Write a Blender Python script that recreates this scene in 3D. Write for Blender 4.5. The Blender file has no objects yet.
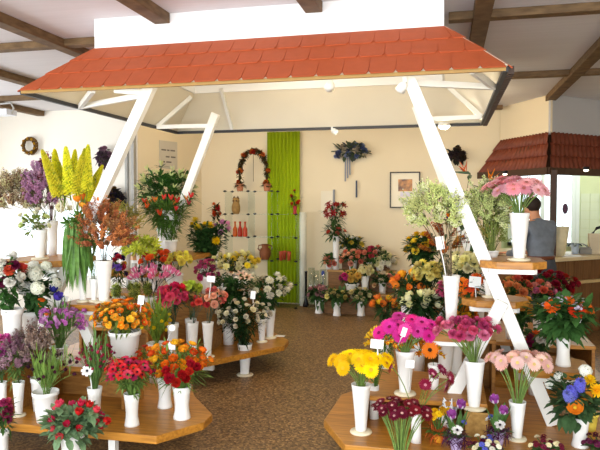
import bpy, math, random
from mathutils import Vector, Matrix, noise as mnoise
SC = bpy.context.scene
COL = SC.collection
V3 = Vector
# ------------------------------------------------------------------ camera model (600 x 450)
FPX = 618.0
YAW = math.atan2(147, 618); PIT = math.atan2(22, 618)
CAM = V3((0, 0, 1.6))
FW = V3((-math.sin(YAW)*math.cos(PIT), math.cos(YAW)*math.cos(PIT), -math.sin(PIT)))
RT = V3((math.cos(YAW), math.sin(YAW), 0)); UP = RT.cross(FW)
def ray(px, py): return FW + RT*((px-300)/FPX) + UP*((225-py)/FPX)
def atz(px, py, z):
    d = ray(px, py); return CAM + d*((z-1.6)/d.z)
def aty(px, py, Y):
    d = ray(px, py); return CAM + d*(Y/d.y)
def ppm(p): return FPX/((V3(p)-CAM).dot(FW))
# ------------------------------------------------------------------ materials
def lin(h):
    h = h.lstrip('#'); c = [int(h[i:i+2], 16)/255 for i in (0, 2, 4)]
    return tuple((x/12.92 if x <= .04045 else ((x+.055)/1.055)**2.4) for x in c)+(1,)
MATS = {}
def mat(name, col, rough=.6, var=0.0, nscale=0, namt=0.0, transl=0.0, metal=0.0, spec=.3, emit=None, col2=None, bump=0.0, stretch=None):
    key = (name)
    if key in MATS: return MATS[key]
    m = bpy.data.materials.new(name); m.use_nodes = True; MATS[key] = m
    nt = m.node_tree; N = nt.nodes; L = nt.links
    b = N['Principled BSDF']; out = N['Material Output']
    c = lin(col)
    b.inputs['Base Color'].default_value = c
    b.inputs['Roughness'].default_value = rough; b.inputs['Metallic'].default_value = metal
    b.inputs['Specular IOR Level'].default_value = spec
    src = None
    if nscale:
        tc = N.new('ShaderNodeTexCoord'); ns = N.new('ShaderNodeTexNoise'); ns.inputs['Scale'].default_value = nscale
        ns.inputs['Detail'].default_value = 4
        if stretch:
            mp = N.new('ShaderNodeMapping'); mp.inputs['Scale'].default_value = stretch
            L.new(tc.outputs['Object'], mp.inputs['Vector']); L.new(mp.outputs['Vector'], ns.inputs['Vector'])
        else: L.new(tc.outputs['Object'], ns.inputs['Vector'])
        rp = N.new('ShaderNodeValToRGB'); rp.color_ramp.elements[0].position = .3; rp.color_ramp.elements[1].position = .7
        c2 = lin(col2) if col2 else tuple(x*(1-namt) for x in c[:3])+(1,)
        rp.color_ramp.elements[0].color = c2; rp.color_ramp.elements[1].color = c
        L.new(ns.outputs['Fac'], rp.inputs['Fac']); src = rp.outputs['Color']
        if bump:
            bp = N.new('ShaderNodeBump'); bp.inputs['Strength'].default_value = bump; bp.inputs['Distance'].default_value = .01
            L.new(ns.outputs['Fac'], bp.inputs['Height']); L.new(bp.outputs['Normal'], b.inputs['Normal'])
    if var:
        oi = N.new('ShaderNodeObjectInfo'); hs = N.new('ShaderNodeHueSaturation'); mr = N.new('ShaderNodeMapRange')
        mr.inputs['To Min'].default_value = 1-var; mr.inputs['To Max'].default_value = 1+var*.6
        L.new(oi.outputs['Random'], mr.inputs['Value']); L.new(mr.outputs['Result'], hs.inputs['Value'])
        mh = N.new('ShaderNodeMapRange'); mh.inputs['To Min'].default_value = .5-var*.05; mh.inputs['To Max'].default_value = .5+var*.05
        L.new(oi.outputs['Random'], mh.inputs['Value']); L.new(mh.outputs['Result'], hs.inputs['Hue'])
        if src: L.new(src, hs.inputs['Color'])
        else: hs.inputs['Color'].default_value = c
        src = hs.outputs['Color']
    if src: L.new(src, b.inputs['Base Color'])
    if transl:
        t = N.new('ShaderNodeBsdfTranslucent'); mx = N.new('ShaderNodeMixShader'); mx.inputs[0].default_value = transl
        if src: L.new(src, t.inputs['Color'])
        else: t.inputs['Color'].default_value = c
        L.new(b.outputs[0], mx.inputs[1]); L.new(t.outputs[0], mx.inputs[2]); L.new(mx.outputs[0], out.inputs['Surface'])
    if emit:
        b.inputs['Emission Color'].default_value = lin(emit[0]); b.inputs['Emission Strength'].default_value = emit[1]
    return m
def petal_mat(h): return mat('petal '+h, h, .55, var=.22, transl=.3, spec=.2)
def green_mat(h): return mat('leaf '+h, h, .5, var=.1, nscale=30, namt=.45, transl=.22, spec=.3)
def glass_mat():
    if 'clear glass' in MATS: return MATS['clear glass']
    m = bpy.data.materials.new('clear glass'); m.use_nodes = True; MATS['clear glass'] = m
    N = m.node_tree.nodes; L = m.node_tree.links; out = N['Material Output']; N.remove(N['Principled BSDF'])
    t = N.new('ShaderNodeBsdfTransparent'); t.inputs[0].default_value = (.93, .96, .95, 1)
    g = N.new('ShaderNodeBsdfGlossy'); g.inputs['Roughness'].default_value = .04
    mx = N.new('ShaderNodeMixShader'); mx.inputs[0].default_value = .07; L.new(t.outputs[0], mx.inputs[1]); L.new(g.outputs[0], mx.inputs[2])
    L.new(mx.outputs[0], out.inputs['Surface']); return m
WHITE = mat('white painted wood', '#f2f1ea', .45, nscale=6, namt=.06)
PLAST = mat('white plastic', '#eceae4', .35, nscale=5, namt=.04)
FOOT = mat('cream plastic', '#e8dcbc', .4, nscale=8, namt=.08)
BOARD = mat('oiled pine board', '#c48632', .36, nscale=4, col2='#95601e', stretch=(1.2, 14, 14), spec=.4)
BOARDE = mat('pine crate wood', '#b07c3a', .55, nscale=5, col2='#875826', stretch=(2, 12, 12))
BEAM = mat('ceiling beam wood', '#7a6040', .65, nscale=5, col2='#584228', stretch=(2, 2, 8))
PANEL = mat('counter panelling', '#7e5630', .55, nscale=5, col2='#5f3d1f', stretch=(9, 9, .8))
BLACK = mat('black plastic', '#15151a', .4)
CARD = mat('white card', '#f4f4f2', .6)
# ------------------------------------------------------------------ mesh builder
class MB:
    def __init__(s): s.v = []; s.f = []; s.mi = []; s.sm = []
    def add(s, vs, fs, mi=0, sm=False):
        o = len(s.v); s.v += [tuple(p) for p in vs]
        for f in fs: s.f.append(tuple(i+o for i in f)); s.mi.append(mi); s.sm.append(sm)
    def box(s, x0, x1, y0, y1, z0, z1, mi=0):
        s.add([(x0,y0,z0),(x1,y0,z0),(x1,y1,z0),(x0,y1,z0),(x0,y0,z1),(x1,y0,z1),(x1,y1,z1),(x0,y1,z1)],
              [(3,2,1,0),(4,5,6,7),(0,1,5,4),(1,2,6,5),(2,3,7,6),(3,0,4,7)], mi)
    def prism(s, poly, z0, z1, mi=0):
        n = len(poly)
        s.add([(x,y,z0) for x,y in poly]+[(x,y,z1) for x,y in poly],
              [tuple(range(n-1,-1,-1)), tuple(range(n,2*n))]+[(i,(i+1)%n,(i+1)%n+n,i+n) for i in range(n)], mi)
    def bar(s, p, q, w, h, up=(0,1,0), mi=0):           # w along 'side', h along 'up'
        p = V3(p); q = V3(q); d = (q-p).normalized(); u = V3(up); u = (u-d*u.dot(d)).normalized(); r = d.cross(u)
        vs = []
        for c in (p, q):
            for a, b in ((-1,-1),(1,-1),(1,1),(-1,1)): vs.append(c+r*(a*w/2)+u*(b*h/2))
        s.add(vs, [(3,2,1,0),(4,5,6,7),(0,1,5,4),(1,2,6,5),(2,3,7,6),(3,0,4,7)], mi)
    def lathe(s, prof, seg=20, c=(0,0,0), mi=0, sm=True):
        vs = []; fs = []; n = len(prof)
        for i in range(seg):
            a = 2*math.pi*i/seg
            for r, z in prof: vs.append((c[0]+r*math.cos(a), c[1]+r*math.sin(a), c[2]+z))
        for i in range(seg):
            j = (i+1) % seg
            for k in range(n-1): fs.append((i*n+k, j*n+k, j*n+k+1, i*n+k+1))
        s.add(vs, fs, mi, sm)
    def tube(s, pts, rad, seg=5, mi=0, sm=True):
        pts = [V3(p) for p in pts]; n = len(pts); vs = []; fs = []
        for i, p in enumerate(pts):
            d = (pts[min(i+1,n-1)]-pts[max(i-1,0)]).normalized()
            u = V3((0,0,1)) if abs(d.z) < .9 else V3((1,0,0)); a = d.cross(u).normalized(); b = d.cross(a)
            r = rad[i] if isinstance(rad, (list, tuple)) else rad
            for k in range(seg):
                t = 2*math.pi*k/seg; vs.append(p+a*(r*math.cos(t))+b*(r*math.sin(t)))
        for i in range(n-1):
            for k in range(seg):
                k2 = (k+1) % seg; fs.append((i*seg+k, i*seg+k2, (i+1)*seg+k2, (i+1)*seg+k))
        fs.append(tuple(range(seg))); fs.append(tuple((n-1)*seg+k for k in range(seg-1,-1,-1)))
        s.add(vs, fs, mi, sm)
    def ell(s, c, r, mi=0, u=8, v=6, sm=True):
        if not isinstance(r, (tuple, list)): r = (r, r, r)
        vs = [(c[0],c[1],c[2]-r[2])]; fs = []
        for i in range(1, v):
            ph = math.pi*i/v-math.pi/2
            for k in range(u):
                t = 2*math.pi*k/u
                vs.append((c[0]+r[0]*math.cos(ph)*math.cos(t), c[1]+r[1]*math.cos(ph)*math.sin(t), c[2]+r[2]*math.sin(ph)))
        vs.append((c[0],c[1],c[2]+r[2])); top = len(vs)-1
        for k in range(u): fs.append((0, 1+(k+1)%u, 1+k))
        for i in range(v-2):
            for k in range(u): fs.append((1+i*u+k, 1+i*u+(k+1)%u, 1+(i+1)*u+(k+1)%u, 1+(i+1)*u+k))
        for k in range(u): fs.append((top, 1+(v-2)*u+k, 1+(v-2)*u+(k+1)%u))
        s.add(vs, fs, mi, sm)
    def petal(s, ang, r0, L, W, t0, t1, z0=0, cup=.2, mi=0, nseg=3, base=.4, tip=.5, M=None, c=(0,0,0)):
        ca, sa = math.cos(ang), math.sin(ang); r, z = r0, z0; vs = []
        for i in range(nseg+1):
            q = i/nseg; w = W*.5*(base+(1-base)*min(1, q*2)) if q < .55 else W*.5*(1-(1-tip)*((q-.55)/.45)**2)
            t = math.radians(t0+(t1-t0)*q)
            lift = cup*w
            for k in (-1, 0, 1):
                rr = r+ (lift*-math.sin(t) if k else 0); zz = z+(lift*math.cos(t) if k else 0)
                p = V3((rr*ca-k*w*sa, rr*sa+k*w*ca, zz))
                if M: p = M @ p
                vs.append(p+V3(c))
            r += L/nseg*math.cos(t); z += L/nseg*math.sin(t)
        fs = []
        for i in range(nseg):
            for k in (0, 1): fs.append((i*3+k, i*3+k+1, i*3+k+4, i*3+k+3))
        s.add(vs, fs, mi, True)
    def leaf(s, p, d, L, W, droop=.3, mi=0, nseg=3, fold=.25):
        p = V3(p); d = V3(d).normalized(); u = V3((0,0,1)); side = d.cross(u)
        if side.length < .05: side = V3((1,0,0))
        side.normalize(); nrm = side.cross(d); vs = []
        prof = (.15, .9, .85, .04) if nseg == 3 else (.5, 1, .95, .7, .05)
        for i in range(nseg+1):
            q = i/nseg; w = W*.5*prof[i]
            c = p+d*(L*q)-V3((0,0,1))*(droop*L*q*q)
            vs += [c-side*w+nrm*(fold*w), c, c+side*w+nrm*(fold*w)]
        fs = []
        for i in range(nseg):
            for k in (0, 1): fs.append((i*3+k, i*3+k+1, i*3+k+4, i*3+k+3))
        s.add(vs, fs, mi, True)
    def mesh(s, name, mats):
        me = bpy.data.meshes.new(name); me.from_pydata(s.v, [], s.f)
        for m in (mats if isinstance(mats, (list, tuple)) else [mats]): me.materials.append(m)
        me.polygons.foreach_set('material_index', s.mi); me.polygons.foreach_set('use_smooth', s.sm); me.update()
        return me
    def build(s, name, mats, parent=None, bevel=0, loc=None):
        o = bpy.data.objects.new(name, s.mesh(name, mats)); COL.objects.link(o)
        if loc is not None: o.location = loc
        if parent: o.parent = parent
        if bevel:
            b = o.modifiers.new('bevel', 'BEVEL'); b.width = bevel; b.segments = 2; b.limit_method = 'ANGLE'
        return o
def tag(o, label=None, cat=None, group=None, kind=None):
    if label: o['label'] = label
    if cat: o['category'] = cat
    if group: o['group'] = group
    if kind: o['kind'] = kind
    return o
def empty(name, loc): 
    o = bpy.data.objects.new(name, None); o.empty_display_size = .05; COL.objects.link(o); o.location = loc; return o
def inst(name, me, parent=None, loc=(0,0,0), M=None, scale=1.0):
    o = bpy.data.objects.new(name, me); COL.objects.link(o)
    if parent: o.parent = parent
    o.location = loc
    if M is not None: o.rotation_euler = M.to_euler()
    o.scale = (scale,)*3 if isinstance(scale, (int, float)) else scale
    return o
def struct(o): o['kind'] = 'structure'; return o
def orient(n, spin=0.0):
    n = V3(n).normalized(); q = n.to_track_quat('Z', 'Y'); return q.to_matrix() @ Matrix.Rotation(spin, 3, 'Z')
# ------------------------------------------------------------------ blooms (origin at stem end, facing +Z)
BL = {}
GRN = '#5d7d34'
def bloom(kind, col, c2=None):
    key = (kind, col, c2)
    if key in BL: return BL[key]
    rnd = random.Random(len(BL)+7); b = MB(); J = lambda a: rnd.uniform(-a, a)
    pm = petal_mat(col); cm = petal_mat(c2) if c2 else None
    if kind == 'gerbera_petals':
        for (n, r0, L, W, t0, t1, z) in ((24,.008,.040,.0105,8,-14,0),(20,.008,.034,.009,20,2,.003),(16,.007,.018,.005,35,10,.005)):
            for i in range(n): b.petal(2*math.pi*(i+J(.2))/n+z*40, r0, L*(1+J(.06)), W, t0+J(6), t1+J(8), z, .25, 0, 3, .5, .5)
        mats = [pm]
    elif kind == 'gerbera_centre':
        b.lathe([(0,-.008),(.006,-.006),(.014,.001),(.0135,.006),(.009,.0085),(.003,.007),(0,.0065)], 14); mats = [pm]
        for i in range(22):
            a = i*2.4; r = .0025*math.sqrt(i)
            b.ell((r*math.cos(a), r*math.sin(a), .008), (.0012,.0012,.002), 0, 5, 3)
    elif kind == 'rose':
        for (n, r0, L, W, t0, t1, z) in ((6,.006,.036,.034,50,15,0),(6,.006,.036,.032,68,50,.002),(5,.005,.036,.028,78,75,.003),(4,.004,.036,.022,84,95,.004),(3,.002,.034,.016,88,105,.005)):
            for i in range(n): b.petal(2*math.pi*(i+J(.15))/n+z*300, r0, L, W, t0+J(5), t1+J(8), z, .45, 0, 3, .55, .75)
        for i in range(5): b.petal(i*1.257, .004, .024, .008, 10, -40, -.002, 0, 1, 2)
        mats = [pm, green_mat(GRN)]
    elif kind == 'ranunculus':
        for li, (n, r0, L, t0, t1) in enumerate(((7,.008,.048,5,95),(7,.008,.046,20,110),(6,.006,.042,35,120),(6,.005,.036,50,130),(5,.003,.030,65,135))):
            for i in range(n): b.petal(2*math.pi*(i+J(.2))/n+li*.5, r0, L, .030-.003*li, t0+J(5), t1+J(6), li*.001, .35, 0, 4, .5, .7)
        b.ell((0,0,.024), (.008,.008,.007), 1, 8, 5); mats = [pm, cm or green_mat('#7f9a3a')]
    elif kind == 'poppy':
        for (n, L, t0, t1) in ((5,.034,25,30),(5,.030,40,55)):
            for i in range(n): b.petal(2*math.pi*(i+J(.2))/n+L*30, .004, L, .034, t0+J(8), t1+J(14), 0, .3, 0, 3, .4, .85)
        b.ell((0,0,.008), (.009,.009,.007), 1, 8, 5); mats = [pm, cm or petal_mat('#e8c030')]
    elif kind == 'anemone':
        for (n, L, t0, t1, z) in ((8,.034,15,8,0),(7,.028,30,22,.002)):
            for i in range(n): b.petal(2*math.pi*(i+J(.15))/n+z*150, .005, L, .022, t0+J(6), t1+J(8), z, .3, 0, 3, .45, .7)
        b.ell((0,0,.007), (.0085,.0085,.006), 1, 9, 5)
        for i in range(16):
            a = i*.3927; b.ell((.0125*math.cos(a), .0125*math.sin(a), .008), .0014, 1, 4, 3)
        mats = [pm, cm or petal_mat('#1c1424')]
    elif kind in ('carnation', 'mum'):
        for li, (t, n) in enumerate(((-8,13),(15,13),(38,11),(58,9),(75,7))):
            for i in range(n):
                b.petal(2*math.pi*(i+J(.3))/n+li, .004, (.034 if kind == 'mum' else .032)*(1+J(.1)), .017 if kind == 'carnation' else .010, t+J(9), t+(22 if kind == 'mum' else -10)+J(16), .001*li, .3, 0, 3, .3, .9 if kind == 'carnation' else .6)
        b.lathe([(0,-.022),(.006,-.018),(.007,-.002),(.004,.002)], 7, mi=1); mats = [pm, green_mat(GRN)]
    elif kind == 'tulip':
        for i in range(6): b.petal(2*math.pi*i/6, .005, .062*(1+J(.05)), .036, 28 if i % 2 else 36, 112+J(6), 0, .45, 0, 5, .45, .35)
        if c2:
            for i in range(6): b.petal(2*math.pi*i/6+.52, .0085, .056, .013, 28 if i % 2 else 36, 108, -.002, .3, 1, 5, .3, .3)
        mats = [pm, cm or pm]
    elif kind == 'daisy':
        for z, n in ((0,13),(.003,11)):
            for i in range(n): b.petal(2*math.pi*(i+J(.15))/n+z*80, .004, .022, .008, 14+z*3000, 2, z, .2, 0, 2, .5, .7)
        b.ell((0,0,.004), (.007,.007,.005), 1, 8, 4); mats = [pm, cm or petal_mat('#d8b030')]
    elif kind == 'spray':            # small cluster of little flowers on twigs
        for i in range(9):
            d = V3((J(1), J(1), rnd.uniform(.3,1))).normalized(); p = d*rnd.uniform(.018,.04)
            b.tube([(0,0,-.01), p*.5, p], .0009, 4, 1); M = orient(d)
            for k in range(5): b.petal(k*1.257, .0015, .0105, .010, 25, 5, 0, .2, 0, 2, .5, .8, M, p)
            b.ell(p+d*.003, .0028, 2, 5, 3)
        mats = [pm, green_mat(GRN), cm or pm]
    elif kind == 'heather':          # twig plume with many tiny florets
        for t in range(5):
            a = rnd.uniform(0,6.3); tip = V3((.035*math.cos(a), .035*math.sin(a), rnd.uniform(.09,.14)))
            b.tube([(0,0,-.03), tip*.5, tip], .0009, 4, 1)
            for k in range(34):
                q = rnd.uniform(.15,1); p = tip*q+V3((J(.010), J(.010), J(.008)))
                d = V3((J(1), J(1), rnd.uniform(0,1))); 
                for e in (0,1): b.leaf(p, d+V3((J(.8),J(.8),J(.4))), .013, .009, 0, 0 if rnd.random() < .75 else 2, 3)
        mats = [pm, green_mat('#7a6b48'), cm or pm]
    elif kind == 'statice':          # stiff branched papery heads
        for t in range(6):
            a = rnd.uniform(0,6.3); tip = V3((.03*math.cos(a), .03*math.sin(a), rnd.uniform(.07,.12)))
            b.tube([(0,0,-.03), tip*.6, tip], .0011, 4, 1)
            for k in range(20):
                p = tip*rnd.uniform(.3,1.05)+V3((J(.008), J(.008), J(.006)))
                M = orient((J(1), J(1), 1.2))
                for e in range(4): b.petal(e*1.57, .001, .010, .010, 50, 20, 0, .1, 0 if rnd.random() < .8 else 2, 2, .4, .9, M, p)
        mats = [pm, green_mat('#6f7a48'), cm or pm]
    elif kind == 'foxtail':          # tall tapering spike of tiny florets
        H = .30
        b.tube([(0,0,-.05),(0,0,H)], [.004,.0015], 5, 1)
        for i in range(230):
            q = i/230; r = .046*(1-q)**.55+.006; a = i*2.4; p = V3((r*.35*math.cos(a), r*.35*math.sin(a), H*q*1.02))
            d = V3((math.cos(a), math.sin(a), .35)); M = orient(d)
            for e in range(3): b.petal(e*2.09, .001, r*.62, .010, 55, 35, 0, .2, 0 if rnd.random() < .8 else 2, 2, .4, .7, M, p)
        mats = [pm, green_mat('#7f9038'), cm or pm]
    elif kind == 'hyacinth':
        b.tube([(0,0,-.03),(0,0,.10)], [.004,.003], 6, 1)
        for i in range(46):
            q = i/46; a = i*2.4; r = .016*(1-.5*q); p = V3((r*math.cos(a), r*math.sin(a), .005+.10*q)); M = orient((math.cos(a), math.sin(a), .25+q))
            for e in range(6): b.petal(e*1.047, .002, .014, .0055, 40, -15, .004, .2, 0, 2, .6, .5, M, p)
        mats = [pm, green_mat(GRN)]
    elif kind == 'cluster':          # round head of four-petalled florets
        for i in range(60):
            z = 1-1.55*(i+.5)/60; a = i*2.4; r = math.sqrt(max(0,1-z*z)); d = V3((r*math.cos(a), r*math.sin(a), z)); p = d*.036*(1+J(.08))+V3((0,0,.02)); M = orient(d+V3((J(.3),J(.3),J(.3))), J(1))
            for e in range(4): b.petal(e*1.57, .001, .011, .011, 22, 5, 0, .15, 0, 2, .5, .8, M, p)
        b.ell((0,0,.015), (.026,.026,.024), 1, 8, 6); mats = [pm, green_mat(GRN)]
    elif kind == 'lilybud':
        for k in range(3):
            a = k*2.1+J(.4); d = V3((math.cos(a)*.5, math.sin(a)*.5, 1)).normalized(); L = .075*(1+J(.15)); vs = [d*(L*q) for q in (0,.25,.55,.8,1)]
            b.tube(vs, [.003,.009,.0105,.007,.001], 6, 0)
        for k in range(6): b.leaf((0,0,-.02), (math.cos(k*1.05), math.sin(k*1.05), .5+J(.3)), .10, .018, .25, 1)
        mats = [pm, green_mat('#3f6a26')]
    elif kind == 'lily':
        for i in range(6): b.petal(i*1.047, .004, .085, .030, 62, -28+J(8), 0, .3, 0, 4, .4, .2)
        for i in range(6): b.tube([(0,0,.01), (.02*math.cos(i), .02*math.sin(i), .055)], [.001,.0025], 4, 1)
        mats = [pm, petal_mat('#b86a20')]
    elif kind == 'alstro':
        for k in range(5):
            a = k*1.257+J(.3); d = V3((math.cos(a)*.8, math.sin(a)*.8, 1)).normalized(); p = d*.045
            b.tube([(0,0,-.01), d*.02, p], .0014, 4, 1); M = orient(d)
            for e in range(6): b.petal(e*1.047, .002, .038, .014, 68, 25 if k % 2 else 60, 0, .3, 0 if e % 2 else 2, 3, .4, .5, M, p)
        mats = [pm, green_mat(GRN), cm or pm]
    elif kind == 'freesia':
        for k in range(6):
            q = k/5; p = V3((.05*q, 0, .012*math.sin(q*3))); d = V3((.3, J(.5), 1)); s_ = 1-.5*q; M = orient(d)
            for e in range(6): b.petal(e*1.047, .002, .030*s_, .013*s_, 70, 35, 0, .3, 0, 3, .4, .6, M, p)
        b.tube([(0,0,-.015),(.025,0,.008),(.055,0,.002)], .0014, 4, 1); mats = [pm, green_mat(GRN)]
    elif kind == 'solidago':         # feathery filler, tiny buds on fine branches
        for t in range(8):
            a = rnd.uniform(0,6.3); tip = V3((.04*math.cos(a), .04*math.sin(a), rnd.uniform(.05,.12)))
            b.tube([(0,0,-.03), tip*.5, tip], .001, 4, 1)
            for k in range(13):
                p = tip*rnd.uniform(.25,1.05)+V3((J(.010), J(.010), J(.008))); b.ell(p, (.0042,.0042,.0055), 0 if rnd.random() < .6 else 2, 5, 3)
        mats = [pm, green_mat('#7a8a45'), cm or pm]
    elif kind == 'moss':             # fluffy green globe
        for i in range(90):
            z = 1-1.7*(i+.5)/90; a = i*2.4; r = math.sqrt(max(0,1-z*z)); d = V3((r*math.cos(a), r*math.sin(a), z))
            b.leaf(d*.022, d+V3((J(.4),J(.4),J(.4))), .022, .004, .1, 0 if rnd.random() < .7 else 1)
        b.ell((0,0,0), .024, 1, 8, 6); mats = [pm, cm or green_mat('#66762a')]
    elif kind == 'strelitzia':
        b.tube([(0,0,-.02),(.02,0,.0),(.09,0,.02),(.16,0,.045)], [.006,.012,.009,.001], 7, 1)
        for k, (t, l) in enumerate(((100,.11),(75,.12),(55,.10),(120,.09))):
            d = V3((math.cos(math.radians(t)), J(.25), math.sin(math.radians(t)))); b.leaf((.03+.01*k,0,.006), d, l, .026, .02, 0, 4, .5)
        b.leaf((.04,0,.006), (1,0,.9), .09, .012, 0, 2, 3, .6); mats = [pm, green_mat('#4d6a4a'), petal_mat('#3a3c9a')]
    elif kind == 'ball':
        b.ell((0,0,.006), (.011,.011,.010), 0, 8, 6)
        for i in range(14):
            a = i*2.4; z = .004+.014*(i/14); b.petal(a, .004, .013, .010, 45, 80, z-.006, .3, 0, 2, .6, .7)
        mats = [pm]
    elif kind == 'primula':
        for k in range(5):
            d = V3((math.cos(k*1.257)*.6, math.sin(k*1.257)*.6, 1)).normalized(); p = d*.012; M = orient(d)
            for e in range(5): b.petal(e*1.257, .002, .013, .013, 18, 5, 0, .15, 0, 2, .5, .9, M, p)
            b.ell(p+d*.002, .003, 1, 6, 4)
        mats = [pm, cm or petal_mat('#e6b020')]
    elif kind == 'leafhead':
        for k in range(10): b.leaf((0,0,-.01), (math.cos(k*2.4), math.sin(k*2.4), .3+k*.12), .10, .026, .2, 0, 3)
        mats = [green_mat(col)]
    me = b.mesh(kind, mats); BL[key] = me; return me
# ------------------------------------------------------------------ vases
def vase_profile(t, R, H):
    if t == 'trumpet': o = [(.52*R,.012),(.56*R,.1*H),(.72*R,.5*H),(.93*R,.92*H),(R,H)]
    elif t == 'waisted': o = [(.92*R,0),(.90*R,.06*H),(.76*R,.25*H),(.74*R,.42*H),(.86*R,.75*H),(R,H)]
    elif t == 'column': o = [(.95*R,0),(.9*R,.3*H),(.9*R,.7*H),(R,H)]
    else: o = [(.70*R,0),(.80*R,.35*H),(.93*R,.85*H),(1.03*R,.88*H),(1.03*R,H)]
    th = min(.004, R*.12)
    i = [(r-th, max(z, .012)) for r, z in reversed(o)]
    i[0] = (o[-1][0]-th, H); i = [p for k, p in enumerate(i)]
    return [(0, o[0][1])]+o+i+[(0, max(.014, o[0][1]+.008))]
VMAT = {}
def make_vase(t, R, H, base, label, material=None, name=None):
    if name is None: name = {'trumpet':'flower_vase','waisted':'flower_vase','column':'flower_vase','pot':'flower_pot'}[t]
    m = material or PLAST
    b = MB(); b.lathe(vase_profile(t, R, H), 28)
    if t == 'trumpet':
        e = empty(name, base); b.build('vase_body', m, e)
        f = MB(); f.lathe([(0,0),(1.08*R,0),(1.12*R,.006),(1.05*R,.013),(.6*R,.016),(0,.016)], 28); f.build('vase_foot', FOOT, e)['label'] = 'cream round foot'
        if H < .12: pass
    else:
        e = b.build(name, m, None, 0, base)
    return tag(e, label, 'vase' if t != 'pot' else 'pot')
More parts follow.
